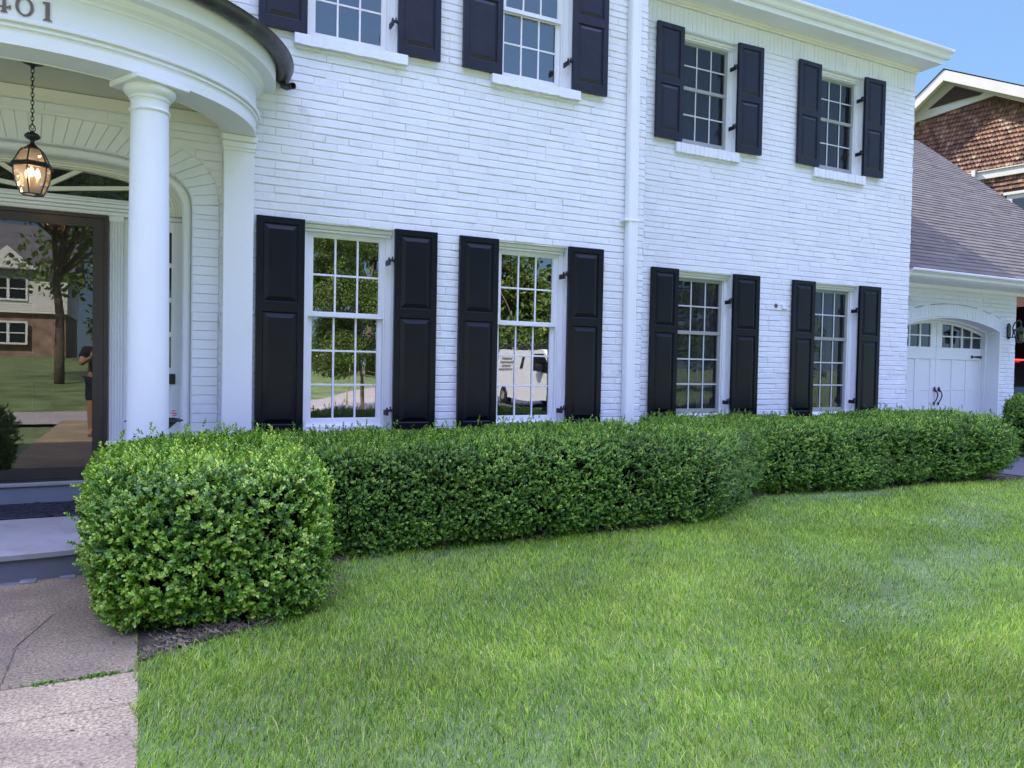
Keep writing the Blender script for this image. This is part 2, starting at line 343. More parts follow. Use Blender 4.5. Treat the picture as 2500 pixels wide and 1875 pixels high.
W_LO, W_UP = (-.60, 1.175), (2.722, 4.09)
MAINW = [(1.253, 2.043), (3.05, 3.826)]
WINGW = [(5.782, 6.648), (8.058, 8.922)]
Z0 = -1.46
ARA, ARB, ARZ = 1.262, .625, 1.15           # outer edge of the brick ring round the entrance
def arch_cut(z):
    if z < ARZ: return [(PX-ARA, PX+ARA)]
    q = (z-ARZ)/ARB
    if q >= 1: return []
    h = ARA*(1-q**3)**(1/3); return [(PX-h, PX+h)]
b = MB(); mpf = lambda u, d, z: (u, DF+d, z)
mh = [(x0, x1, *W_LO) for x0, x1 in MAINW]+[(x0, x1, *W_UP) for x0, x1 in MAINW]
brick_wall(b, -6.3, 4.742, Z0, 5.0, mpf, mh+[(PX-ARA, PX+ARA, Z0, ARZ+ARB, 1)], arch_cut, 3)
# backing between the arch ring and its bounding box, then the ring of headers
o = arch(ARA, ARB, ARZ, 3, 32); top = ARZ+ARB
for i in range(32):
    a, c = o[i], o[i+1]; b.add([mpf(a[0], .008, a[1]), mpf(c[0], .008, c[1]), mpf(c[0], .008, top), mpf(a[0], .008, top)], [(0, 1, 2, 3)])
IA, IB = 1.056, .41
oi = arch(IA, IB, ARZ, 3, 32)
for i in range(32): b.add([mpf(*[o[i][0], .008, o[i][1]]), mpf(o[i+1][0], .008, o[i+1][1]), mpf(oi[i+1][0], .008, oi[i+1][1]), mpf(oi[i][0], .008, oi[i][1])], [(0, 1, 2, 3)])
rr = random.Random(5)
def even(fn, n):                            # split a curve into n equal lengths
    p = [fn(PI*i/400) for i in range(401)]; L = [0]
    for i in range(400): L.append(L[-1]+math.dist(p[i], p[i+1]))
    res = []; j = 0
    for k in range(n+1):
        t = L[-1]*k/n
        while j < 399 and L[j+1] < t: j += 1
        f = (t-L[j])/max(L[j+1]-L[j], 1e-9); res.append((p[j][0]+(p[j+1][0]-p[j][0])*f, p[j][1]+(p[j+1][1]-p[j][1])*f))
    return res
NV = 37
ei, eo = even(lambda t: sell(IA, IB, ARZ, 3, t), NV), even(lambda t: sell(ARA, ARB, ARZ, 3, t), NV)
for i in range(NV): brick_face(b, [ei[i], eo[i], eo[i+1], ei[i+1]], mpf, rr)
for s in (1, -1):                           # header jambs below the ring
    z = Z0; xa, xb = sorted((PX+s*IA, PX+s*ARA))
    b.add([mpf(xa, .008, Z0), mpf(xb, .008, Z0), mpf(xb, .008, ARZ), mpf(xa, .008, ARZ)], [(0, 1, 2, 3)])
    while z < ARZ-.01:
        zt = min(z+.0735, ARZ); brick_face(b, [(xa, z), (xb, z), (xb, zt), (xa, zt)], mpf, rr); z = zt
# the right-hand return of the main block above and beside the wing
brick_wall(b, 0, 9.0, Z0, 5.0, lambda u, d, z: (4.742-d, DF+u, z), seed=8)
b.build('wall', M['brick'], HOUSE)
b = MB(); mpw = lambda u, d, z: (u, WF+d, z)
W_UPW = (2.685, 4.02); W_LOW = (-.60, 1.172)
wh = [(x0, x1, *W_LOW) for x0, x1 in WINGW]+[(x0, x1, *W_UPW) for x0, x1 in WINGW]
ZS = Z0+CH*81
brick_wall(b, 4.742, 9.99, Z0, ZS, mpw, wh, seed=12)
zt = 4.29; x = 4.75
b.add([mpw(4.742, .008, ZS), mpw(9.99, .008, ZS), mpw(9.99, .008, zt+.1), mpw(4.742, .008, zt+.1)], [(0, 1, 2, 3)])
while x < 9.98:
    x2 = min(x+CH*.97, 9.99); brick_face(b, [(x, ZS), (x2, ZS), (x2, zt), (x, zt)], mpw, rr, inset=.004); x = x2
brick_wall(b, 0, 8.0, Z0, 4.29, lambda u, d, z: (9.99-d, WF+u, z), seed=14)
b.build('wall', M['brick'], HOUSE)
# a rusty hole and a stub of white pipe left in the wing wall
b = MB(); b.lathe([(.0, -.012), (.024, -.012), (.03, 0), (.012, .004), (0, .004)], n=14)
o = b.build('wall_plug', mat('rusty_plug', (.13, .07, .05), .8), HOUSE); o.matrix_basis = Matrix.Translation((7.40, WF-.004, .835)) @ Matrix.Rotation(R(90), 4, 'X')
b = MB(); b.box(7.50, 7.52, WF-.03, WF, .80, .86, .003); b.box(7.52, 7.58, WF-.025, WF, .80, .82, .003); b.build('pipe_stub', M['trim'], HOUSE)

# ------------------------------------------------------------------ windows
def window(X0, X1, Z0, Z1, Y, rows, split, storm=False, curtain=None, gm_='glass'):
    y = Y+.085; fr = MB(); w = .05
    fr.ring([(X0, Z0), (X1, Z0), (X1, Z1), (X0, Z1)], [(X0+w, Z0+.035), (X1-w, Z0+.035), (X1-w, Z1-w), (X0+w, Z1-w)], y, y+.11)
    fr.ring([(X0+w, Z0+.035), (X1-w, Z0+.035), (X1-w, Z1-w), (X0+w, Z1-w)], [(X0+w+.012, Z0+.047), (X1-w-.012, Z0+.047), (X1-w-.012, Z1-w-.012), (X0+w+.012, Z1-w-.012)], y+.018, y+.10)
    fr.box(X0, X1, y-.03, y, Z1-.035, Z1, .004)        # head moulding
    fr.box(X0+.01, X1-.01, y-.022, y, Z1-.06, Z1-.038, .004)
    f = fr.build('window', M['trim'], HOUSE)
    a0, a1, c0, c1 = X0+w+.012, X1-w-.012, Z0+.047, Z1-w-.012
    zs = split
    sm = M['storm'] if storm else M['trim']; mm = M['muntin_grey'] if storm else M['trim']
    def sash(nm, z0, z1, yy, nr, bot):
        s = .038; g0, g1, h0, h1 = a0+s, a1-s, z0+bot, z1-.034
        q = MB(); q.ring([(a0, z0), (a1, z0), (a1, z1), (a0, z1)], [(g0, h0), (g1, h0), (g1, h1), (g0, h1)], yy, yy+.032)
        q.ring([(g0, h0), (g1, h0), (g1, h1), (g0, h1)], [(g0+.006, h0+.006), (g1-.006, h0+.006), (g1-.006, h1-.006), (g0+.006, h1-.006)], yy+.008, yy+.03)
        so = q.build(nm, sm, f)
        q = MB(); t = .0085; my = (yy+.006, yy+.026)
        if storm: my = (yy+.002, yy+.012)
        for i in range(1, 3):
            xx = g0+(g1-g0)*i/3; q.box(xx-t, xx+t, my[0], my[1], h0, h1, .002)
        for i in range(1, nr):
            zz = h0+(h1-h0)*i/nr
            for k in range(3):
                xa, xb = g0+(g1-g0)*k/3+(t if k else 0), g0+(g1-g0)*(k+1)/3-(t if k < 2 else 0)
                q.box(xa, xb, my[0]+.001, my[1]-.001, zz-t, zz+t, .002)
        q.build('muntin', mm, f)
        gy = yy+.016 if not storm else yy+.014
        q = MB(); q.add([(g0, gy, h0), (g1, gy, h0), (g1, gy, h1), (g0, gy, h1)], [(0, 1, 2, 3)]); q.build('pane', M['glass_dim'] if storm else M[gm_], f)
    sash('upper_sash', zs-.018, c1, y+.022, rows[0], .036)
    sash('lower_sash', c0, zs+.018, y+.056 if not storm else y+.03, rows[1], .055)
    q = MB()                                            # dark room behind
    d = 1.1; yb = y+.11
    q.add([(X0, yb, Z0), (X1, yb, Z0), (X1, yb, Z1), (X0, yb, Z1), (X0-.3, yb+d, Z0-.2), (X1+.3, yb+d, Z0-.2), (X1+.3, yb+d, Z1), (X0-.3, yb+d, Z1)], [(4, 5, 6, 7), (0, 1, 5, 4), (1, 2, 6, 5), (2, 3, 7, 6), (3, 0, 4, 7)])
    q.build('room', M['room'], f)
    if curtain:
        for (xa, xb, cm) in curtain:
            q = MB(); n = 26; vs = []
            for i in range(n+1):
                xx = xa+(xb-xa)*i/n; yy = y+.20+.018*math.sin(i*1.5+xa*7)
                vs += [(xx, yy, Z0+.05), (xx, yy, Z1-.05)]
            q.add(vs, [(2*i, 2*i+2, 2*i+3, 2*i+1) for i in range(n)]); q.build('curtain', cm, f, smooth=True)
    return f
def rough_sill(x0, x1, y0, y1, z0, z1, seed, f):
    r = random.Random(seed); n = 30; vs = []
    for i in range(n+1):
        x = x0+(x1-x0)*i/n; d = r.uniform(-.004, .004); e = r.uniform(-.005, .004)
        vs += [(x, y0+d, z0+e), (x, y0+d*.4, z1-.006), (x, y0+.012, z1), (x, y1, z1), (x, y1, z0)]
    q = MB(); q.add(vs, [(5*i+j, 5*i+(j+1) % 5, 5*i+5+(j+1) % 5, 5*i+5+j) for i in range(n) for j in range(5)]+[(0, 1, 2, 3, 4), tuple(5*n+j for j in (4, 3, 2, 1, 0))])
    q.build('sill', M['brick'], f)
def rowlock_sill(x0, x1, Y, z0, z1, seed, f):
    r = random.Random(seed); n = round((x1-x0)/.0685); q = MB()
    for i in range(n):
        a, c = x0+(x1-x0)*i/n, x0+(x1-x0)*(i+1)/n; d = r.uniform(-.004, .004); e = r.uniform(-.004, .003)
        q.box(a+.0012, c-.0012, Y-.045+d, Y+.10, z0+e, z1+r.uniform(-.002, .002), .006)
    q.box(x0+.006, x1-.006, Y-.037, Y+.09, z0+.008, z1-.008)
    q.build('sill', M['brick'], f)
for k, (x0, x1) in enumerate(MAINW):
    f = window(x0, x1, *W_LO, DF, (2, 3), .412)
    rough_sill(x0-.1, x1+.1, DF-.05, DF+.1, W_LO[0]-.1, W_LO[0], 3+k, f)
    f = window(x0, x1, *W_UP, DF, (2, 2), 3.42, curtain=[(x0-.05, x1+.05, M['sheer'])], gm_='glass_sky')
    rough_sill(x0-.10, x1+.085, DF-.055, DF+.1, 2.630, 2.720, 13+k, f)
for k, (x0, x1) in enumerate(WINGW):
    f = window(x0, x1, *W_LOW, WF, (2, 3), .445, True, [(x1-.27, x1+.1, M['drape'])])
    rowlock_sill(x0-.08, x1+.04, WF, W_LOW[0]-.1, W_LOW[0], 23+k, f)
    f = window(x0, x1, *W_UPW, WF, (2, 2), 3.40, True, [(x0-.1, x0+.2, M['sheer']), (x1-.20, x1+.1, M['room'])])
    rowlock_sill(x0-.08, x1+.04, WF, 2.568, 2.683, 33+k, f)
# ------------------------------------------------------------------ shutters
def shutter(x0, x1, z0, z1, Y, hinge, m, sp, deg, hz):
    w, h = x1-x0, z1-z0; T = .034
    q = MB(); st, tr, br, mr = .052, .052, .088, .078
    zm = z0+h*sp
    panels = [(x0+st, x1-st, z0+br, zm-mr/2), (x0+st, x1-st, zm+mr/2, z1-tr)]
    yb, yf = Y-.012, Y-.012-T
    # stiles and rails as one frame with the two openings
    xs = [x0, x0+st, x1-st, x1]; zs = [z0, z0+br, zm-mr/2, zm+mr/2, z1-tr, z1]
    for i in range(3):
        for j in range(5):
            if i == 1 and j in (1, 3): continue
            q.add([(xs[i], yf, zs[j]), (xs[i+1], yf, zs[j]), (xs[i+1], yf, zs[j+1]), (xs[i], yf, zs[j+1])], [(0, 1, 2, 3)])
    e = .003
    q.add([(x0, yf, z0), (x1, yf, z0), (x1, yf, z1), (x0, yf, z1), (x0, yb, z0), (x1, yb, z0), (x1, yb, z1), (x0, yb, z1)], [(0, 1, 5, 4), (1, 2, 6, 5), (2, 3, 7, 6), (3, 0, 4, 7), (4, 5, 6, 7)])
    for a, c, d, g in panels:
        def rect(o, y): return [(a+o, y, d+o), (c-o, y, d+o), (c-o, y, g-o), (a+o, y, g-o)]
        L = [rect(0, yf), rect(.004, yf+.004), rect(.007, yf+.013), rect(.012, yf+.014), rect(.046, yf+.003), rect(.048, yf+.0015)]
        vs = [p for l in L for p in l]; n = len(L)
        q.add(vs, [(4*i+j, 4*i+(j+1) % 4, 4*i+4+(j+1) % 4, 4*i+4+j) for i in range(n-1) for j in range(4)]+[(4*n-4, 4*n-3, 4*n-2, 4*n-1)])
    hx = x1 if hinge == 'R' else x0                    # hinge edge is the one at the window
    sg = 1 if hinge == 'R' else -1
    a = R(deg)*sg
    rot = lambda v: (hx+(v[0]-hx)*math.cos(a)-(v[1]-yb)*math.sin(a), yb+(v[0]-hx)*math.sin(a)+(v[1]-yb)*math.cos(a), v[2])
    q.v = [rot(v) for v in q.v]
    me = bpy.data.meshes.new('shutter'); me.from_pydata(q.v, [], q.f); me.update()
    o = link('shutter', me, m, HOUSE)
    for z in (hz if hinge == 'L' else ()):      # the left leaves hide theirs
        p = MB(); s = sg
        xa = lambda t: (hx+s*t)
        def bx(t0, t1, ya, yb_, za, zb): p.box(min(xa(t0), xa(t1)), max(xa(t0), xa(t1)), ya, yb_, za, zb, .002)
        bx(-.01, .055, Y-.030, Y-.012, z-.004, z+.02)
        bx(.038, .055, Y-.045, Y+.06, z-.035, z+.012)
        bx(.040, .053, Y-.03, Y-.012, z+.013, z+.034); bx(.012, .022, Y-.032, Y-.012, z+.021, z+.042)
        p.build('hinge', M['iron'], o)
    return o
for (x0, x1), l, r_ in ((MAINW[0], .867, 2.432), (MAINW[1], 2.655, 4.218)):
    shutter(l, x0+.002, -.62, 1.187, DF, 'R', M['shutter'], .59, 1.0, (.93, -.40))
    shutter(x1-.004, r_, -.62, 1.187, DF, 'L', M['shutter'], .59, 2.2, (.90, -.43))
    shutter(l, x0+.002, 2.725, 4.125, DF, 'R', M['shutter_up'], .5, 1.2, (3.9, 2.96))
    shutter(x1-.004, r_, 2.72, 4.125, DF, 'L', M['shutter_up'], .5, 2.0, (3.9, 2.99))
for k, ((x0, x1), l, r_) in enumerate(((WINGW[0], 5.388, 7.068), (WINGW[1], 7.655, 9.330))):
    shutter(l, x0+.003, -.62, 1.187, WF, 'R', M['shutter'], .60, .8, (.85, -.40))
    shutter(x1+.002, r_, -.62, 1.19, WF, 'L', M['shutter'], .60, 1.5, (.85, -.40))
    shutter(l+.005, x0+.003, 2.70, 4.035, WF, 'R', M['shutter_up'], .505, 1.2, (3.75, 2.98))
    shutter(x1-.012, r_-.04, 2.70, 4.035, WF, 'L', M['shutter_up'], .505, 2.6, (3.73, 3.0))
# ------------------------------------------------------------------ downspout
q = MB()
def spout(xc, z0, z1, xt):
    prof = [(-.062, .0), (-.062, -.055), (-.050, -.072), (-.03, -.072), (-.024, -.066), (.024, -.066), (.03, -.072), (.050, -.072), (.062, -.055), (.062, .0)]
    n = len(prof); vs = []
    for z, c in ((z0, xc), (z1, xt)): vs += [(c+a, DF-.012+d, z) for a, d in prof]
    q.add(vs, [(i, (i+1) % n, n+(i+1) % n, n+i) for i in range(n)])
spout(4.566, GZ-.1, 1.515, 4.556); spout(4.553, 1.512, 5.0, 4.535)
o = q.build('downspout', M['trim'], HOUSE)
q = MB(); q.box(4.45, 4.63, DF-.088, DF-.010, 1.497, 1.522, .004); q.box(4.435, 4.45, DF-.014, DF-.002, 1.495, 1.53, .003); q.build('strap', M['trim'], o)
# ------------------------------------------------------------------ wing cornice, gutter, roofs
q = MB()
prof = [(.0, 4.285), (-.022, 4.285), (-.026, 4.30), (-.020, 4.312), (-.034, 4.318), (-.05, 4.335), (-.075, 4.343), (-.31, 4.343), (-.31, 4.405), (-.02, 4.43), (.0, 4.43)]
def extr(q, prof, xa, xb, Y):
    n = len(prof); vs = [(x, Y+d, z) for x in (xa, xb) for d, z in prof]
    q.add(vs, [(i, (i+1) % n, n+(i+1) % n, n+i) for i in range(n)]+[tuple(range(n))[::-1], tuple(range(n, 2*n))])
extr(q, prof[:7]+[(-.075, 4.43), (0, 4.43)], 4.75, 10.012, WF); q.build('frieze_moulding', M['cream'], HOUSE)
q = MB(); extr(q, [(-.31, 4.345), (0.02, 4.345), (0.02, 4.36), (-.285, 4.36), (-.285, 4.41), (-.31, 4.41)], 4.75, 10.115, WF); q.build('soffit', M['trim'], HOUSE)
gprof = [(-.312, 4.41), (-.345, 4.412), (-.362, 4.43), (-.368, 4.455), (-.39, 4.475), (-.425, 4.492), (-.432, 4.515), (-.426, 4.522), (-.418, 4.512), (-.412, 4.50), (-.38, 4.485), (-.356, 4.46), (-.345, 4.425), (-.322, 4.424), (-.322, 4.515), (-.312, 4.515)]
q = MB(); extr(q, gprof, 4.75, 10.215, WF); q.box(10.205, 10.214, WF-.36, WF-.312, 4.414, 4.512); q.build('gutter', M['trim'], HOUSE)
q = MB()
q.add([(4.7, WF-.33, 4.50), (10.14, WF-.33, 4.50), (10.14, WF+4.2, 7.0), (4.7, WF+4.2, 7.0), (10.14, WF+8.4, 4.5), (4.7, WF+8.4, 4.5)], [(0, 1, 2, 3), (3, 2, 4, 5)])
q.add([(9.985, WF, 4.28), (9.985, WF+8, 4.28), (9.985, WF+4.1, 6.93)], [(0, 1, 2)])
q.build('roof', M['shingle_roof'], HOUSE)
q = MB(); Ym = DF-.42
q.add([(-6.6, Ym, 5.06), (4.95, Ym, 5.06), (4.95, Ym+5.0, 8.0), (-6.6, Ym+5.0, 8.0), (4.95, Ym+10, 5.06), (-6.6, Ym+10, 5.06)], [(0, 1, 2, 3), (3, 2, 4, 5)])
q.add([(4.735, DF, 4.99), (4.735, DF+9, 4.99), (4.735, DF+4.58, 7.85)], [(0, 1, 2)]); q.add([(-6.25, DF, 4.99), (-6.25, DF+9, 4.99), (-6.25, DF+4.58, 7.85)], [(0, 1, 2)])
q.add([(-6.3, DF+.01, Z0), (-6.3, DF+9, Z0), (-6.3, DF+9, 5), (-6.3, DF+.01, 5)], [(0, 1, 2, 3)]); q.add([(-6.3, DF+9, Z0), (9.98, DF+9, Z0), (9.98, DF+9, 5), (-6.3, DF+9, 5)], [(0, 1, 2, 3)])
q.build('roof', M['shingle_roof'], HOUSE)
q = MB(); extr(q, [(0, 4.99), (-.06, 4.99), (-.08, 5.0), (-.42, 5.0), (-.42, 5.05), (0, 5.06)], -6.6, 4.95, DF); q.build('soffit', M['trim'], HOUSE)
q = MB(); extr(q, [(d-.11, z+.65) for d, z in gprof], -6.6, 4.98, DF); q.build('gutter', M['trim'], HOUSE)

# ------------------------------------------------------------------ entrance porch
EA, EB = 1.52, 1.29                       # half axes of the bowed entablature's outer face
def bow(prof, a=EA, b_=EB, n=72, closed=True):
    q = MB(); k = len(prof); vs = []
    for i in range(n+1):
        t = PI*i/n
        c, s = math.cos(t), math.sin(t); nx, ny = c/a, s/b_; L = math.hypot(nx, ny); nx, ny = nx/L, ny/L
        for o_, z in prof: vs.append((PX+a*c+nx*o_, DF-b_*s-ny*o_ if i not in (0, n) else DF, z))
    m = k if closed else k-1
    q.add(vs, [(i*k+j, i*k+(j+1) % k, (i+1)*k+(j+1) % k, (i+1)*k+j) for i in range(n) for j in range(m)])
    return q
o = bow([(-.25, 1.79), (0, 1.79), (.001, 1.882), (.016, 1.886), (.018, 1.898), (.004, 1.902), (.006, 1.908), (.030, 1.914), (.036, 1.93), (.030, 1.942), (.004, 1.95), (0, 2.115), (.014, 2.12), (.018, 2.132), (.010, 2.137), (.022, 2.15), (.040, 2.156), (.043, 2.166), (.052, 2.17), (.058, 2.19), (.058, 2.36), (-.25, 2.36)]).build('entablature', M['trim'], HOUSE, auto=50)
bow([(.05, 2.188), (.145, 2.188), (.148, 2.20), (.148, 2.345), (.05, 2.345)]).build('cornice', M['trim'], o, auto=50)
bow([(-.262, 1.800), (-.252, 1.785), (-.247, 1.800)]).build('bead', M['cream'], o)
gq = [(.150+.064+.064*math.cos(a), 2.345+.064*math.sin(a)) for a in [PI+PI*i/10 for i in range(11)]]
gp = gq+[(.286, 2.352), (.282, 2.356)]+[(.150+.064+.059*math.cos(a), 2.345+.059*math.sin(a)) for a in [PI*2-PI*i/10 for i in range(11)]]
gt = bow(gp).build('porch_gutter', M['copper'], HOUSE, auto=50)
q = MB(); q.tube([(1.06, DF-.05, 2.30), (1.065, DF-.055, 2.255), (1.085, DF-.09, 2.238), (1.125, DF-.16, 2.235)], .026, 14, cap=False); q.tube([(1.125, DF-.16, 2.235), (1.127, DF-.163, 2.235)], [.028, .028], 14, cap=False); q.build('outlet', M['copper'], gt, smooth=True)
q = bow([(.15, 2.35), (-.6, 2.50)], closed=False); 
vs = [(PX+.92*math.cos(PI*i/24), DF-.69*math.sin(PI*i/24), 2.5) for i in range(25)]; q.add(vs, [tuple(range(25))]); q.build('porch_roof', M['copper'], HOUSE)
q = MB(); vs = [(PX+(EA-.1)*math.cos(PI*i/40), DF-.001-(EB-.1)*math.sin(PI*i/40), 1.95) for i in range(41)]; q.add(vs, [tuple(range(41))]); q.build('porch_ceiling', M['ceiling'], HOUSE)
q = MB(); q.prism([(-.022, 1.945), (0, 1.945), (0, 1.86), (-.008, 1.86), (-.012, 1.90)], PX-1.27, PX+1.27, ax='x')
q.v = [(x, y+DF-.004, z) for x, y, z in q.v]; q.build('ceiling_moulding', M['cream'], HOUSE)
# house numbers 4 0 1 on the frieze, bent to its curve
def digit(name, polys, u, zc):
    q = MB(); H = .108
    for outer, inner in polys:
        for lay in (0,):
            n = len(outer)
            def P(a, z, d):
                t0 = PI/2-(u+a*H)/1.46
                c, s = math.cos(t0), math.sin(t0); nx, ny = c/EA, s/EB; L = math.hypot(nx, ny)
                return (PX+EA*c+nx/L*d, DF-EB*s-ny/L*d, zc+z*H)
            if inner:
                vs = [P(a, z, d) for d in (.001, .012) for a, z in outer+inner]; m = 2*n; fs = []
                for i in range(n):
                    j = (i+1) % n
                    fs += [(m+i, m+j, m+n+j, m+n+i), (i, j, m+j, m+i), (n+i, m+n+i, m+n+j, n+j)]
                q.add(vs, fs)
            else:
                vs = [P(a, z, d) for d in (.001, .012) for a, z in outer]
                q.add(vs, [tuple(range(n, 2*n))]+[(i, (i+1) % n, n+(i+1) % n, n+i) for i in range(n)])
    q.build(name, M['letter'], ent)
ent = o
N_ = 36
zero = [([(.5+.40*math.cos(2*PI*i/N_), .5+.5*math.sin(2*PI*i/N_)) for i in range(N_)], [(.5+.255*math.cos(2*PI*i/N_), .5+.425*math.sin(2*PI*i/N_)) for i in range(N_)])]
one = [([(.12, .90), (.10, .97), (.42, 1.0), (.42, .10), (.50, .03), (.52, 0), (.10, 0), (.12, .03), (.22, .10), (.22, .86)], None)]
four = [([(.50, 0), (.76, 0), (.76, .03), (.70, .10), (.70, 1.0), (.56, 1.0), (.54, .10), (.46, .03)], None), ([(-.02, .25), (-.02, .32), (.50, 1.0), (.60, 1.0), (.14, .33), (.80, .33), (.86, .42), (.90, .42), (.90, .20), (.86, .20), (.80, .25)], None)]
digit('numeral', four, -.085, 1.960); digit('numeral', zero, .022, 1.960); digit('numeral', one, .150, 1.960)
# column and pilasters
def column(cx, cy):
    q = MB(); q.lathe([(.128, -1.00), (.127, -.6), (.126, 0), (.122, .7), (.117, 1.3), (.1135, 1.582), (.1145, 1.590), (.122, 1.594), (.126, 1.602), (.122, 1.611), (.114, 1.616), (.1135, 1.662), (.117, 1.670), (.124, 1.672), (.126, 1.682), (.123, 1.690), (.132, 1.695), (.148, 1.708), (.158, 1.728), (.156, 1.744), (.148, 1.752)], cx, cy, 48)
    q.lathe([(.165, -1.12), (.165, -1.08), (.172, -1.065), (.168, -1.04), (.15, -1.03), (.145, -1.01), (.135, -1.0)], cx, cy, 48)
    c = q.build('column', M['trim'], HOUSE, auto=40)
    ang = math.atan2((cx-PX)/EA**2, (DF-cy)/EB**2)
    q = MB(); q.box(-.175, .175, -.175, .175, 1.752, 1.7895, .004); co, si = math.cos(ang), math.sin(ang)
    q.v = [(cx+x*co-y*si, cy+x*si+y*co, z) for x, y, z in q.v]; q.build('abacus', M['trim'], c)
column(.068, 5.52); column(2*PX-.068, 5.52)
for s in (1, -1):
    xa, xb = sorted((PX+s*(.608-PX), PX+s*(.836-PX)))
    q = MB(); q.box(xa, xb, 6.40, DF+.004, -1.12, 1.665, .004); p = q.build('pilaster', M['trim'], HOUSE)
    q = MB(); q.box(xa-.008, xb+.008, 6.392, DF+.004, 1.662, 1.682, .004); q.box(xa-.014, xb+.014, 6.386, DF+.004, 1.686, 1.735, .006); q.box(xa-.022, xb+.022, 6.378, DF+.004, 1.737, 1.788, .006); q.box(xa-.004, xb+.004, 6.396, DF+.003, 1.68, 1.74); q.build('capital', M['trim'], p)
# arched recess
def ribbon(q, p0, y0, p1, y1):
    n = len(p0); vs = [(a, y0, c) for a, c in p0]+[(a, y1, c) for a, c in p1]
    q.add(vs, [(i, i+1, n+i+1, n+i) for i in range(n-1)])
def archleg(a, b_, z0=ARZ, k=48): return [(PX+a, -1.12)]+arch(a, b_, z0, 3, k)+[(PX-a, -1.12)]
q = MB(); A0 = archleg(IA, IB); ribbon(q, A0, DF+.008, A0, 6.62)
pr = [(1.056, 6.585), (1.048, 6.572), (1.035, 6.566), (1.018, 6.567), (1.003, 6.575), (.994, 6.59), (.990, 6.61), (.990, 6.70)]
for (a, y), (c, y2) in zip(pr, pr[1:]): ribbon(q, archleg(a, IB-(IA-a)), y, archleg(c, IB-(IA-c)), y2)
q.build('arch_reveal', M['trim'], HOUSE, auto=45)
q = MB()
for a0, a1, y0, y1 in ((.992, .962, 6.705, 6.80), (.960, .945, 6.72, 6.81), (.943, .918, 6.735, 6.82), (.916, .905, 6.75, 6.83)):
    q.ring(archleg(a0, IB-(IA-a0)*.75)[1:-1], archleg(a1, IB-(IA-a1)*.75)[1:-1], y0, y1, closed=False)
q.build('arch_moulding', M['cream'], HOUSE, auto=45)
FA, FZ, FB = .82, 1.247, .205
fin = [(PX+FA*math.copysign(abs(math.cos(PI*i/48))**(2/2.3), math.cos(PI*i/48)), FZ+FB*abs(math.sin(PI*i/48))**(2/2.3)) for i in range(49)]
q = MB(); q.ring(arch(.906, IB-(IA-.906)*.75, ARZ, 3, 48), fin, 6.775, 6.83, closed=False); fan = q.build('fanlight', M['cream'], HOUSE)
q = MB()
for d in (8, 36, 144, 172):
    c, s = math.cos(R(d)), math.sin(R(d)); w = .016
    L = next(l for l in np.arange(.1, 1.2, .01) if abs(l*c/FA)**2.3+(l*s/FB)**2.3 > 1.0)
    h = [(PX+.05*c-w*s, FZ+.03+.05*s+w*c), (PX+.05*c+w*s, FZ+.03+.05*s-w*c), (PX+(L+.02)*c+w*s, FZ+.02+(L+.0)*s-w*c), (PX+(L+.02)*c-w*s, FZ+.02+L*s+w*c)]
    q.prism(h, 6.79, 6.822)
q.box(PX-.05, PX+.05, 6.78, 6.825, FZ, FZ+.06, .008); q.build('muntin', M['cream'], fan)
q = MB(); q.add([(a, 6.824, c) for a, c in fin], [tuple(range(49))]); q.build('pane', M['glass_dim'], fan)
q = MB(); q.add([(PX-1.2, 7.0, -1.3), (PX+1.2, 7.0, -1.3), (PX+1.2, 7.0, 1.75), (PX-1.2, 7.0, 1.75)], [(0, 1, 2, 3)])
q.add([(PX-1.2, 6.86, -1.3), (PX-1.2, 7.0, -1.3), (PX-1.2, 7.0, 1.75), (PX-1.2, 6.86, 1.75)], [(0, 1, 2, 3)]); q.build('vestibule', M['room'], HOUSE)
q = MB()                                  # transom beam with mouldings
for z0, z1, y in ((1.118, 1.15, 6.77), (1.152, 1.176, 6.762), (1.178, 1.205, 6.748), (1.207, 1.226, 6.74), (1.228, 1.247, 6.765)): q.box(PX-.998, PX+.998, y, 6.84, z0, z1, .004)
q.build('transom', M['trim'], HOUSE)
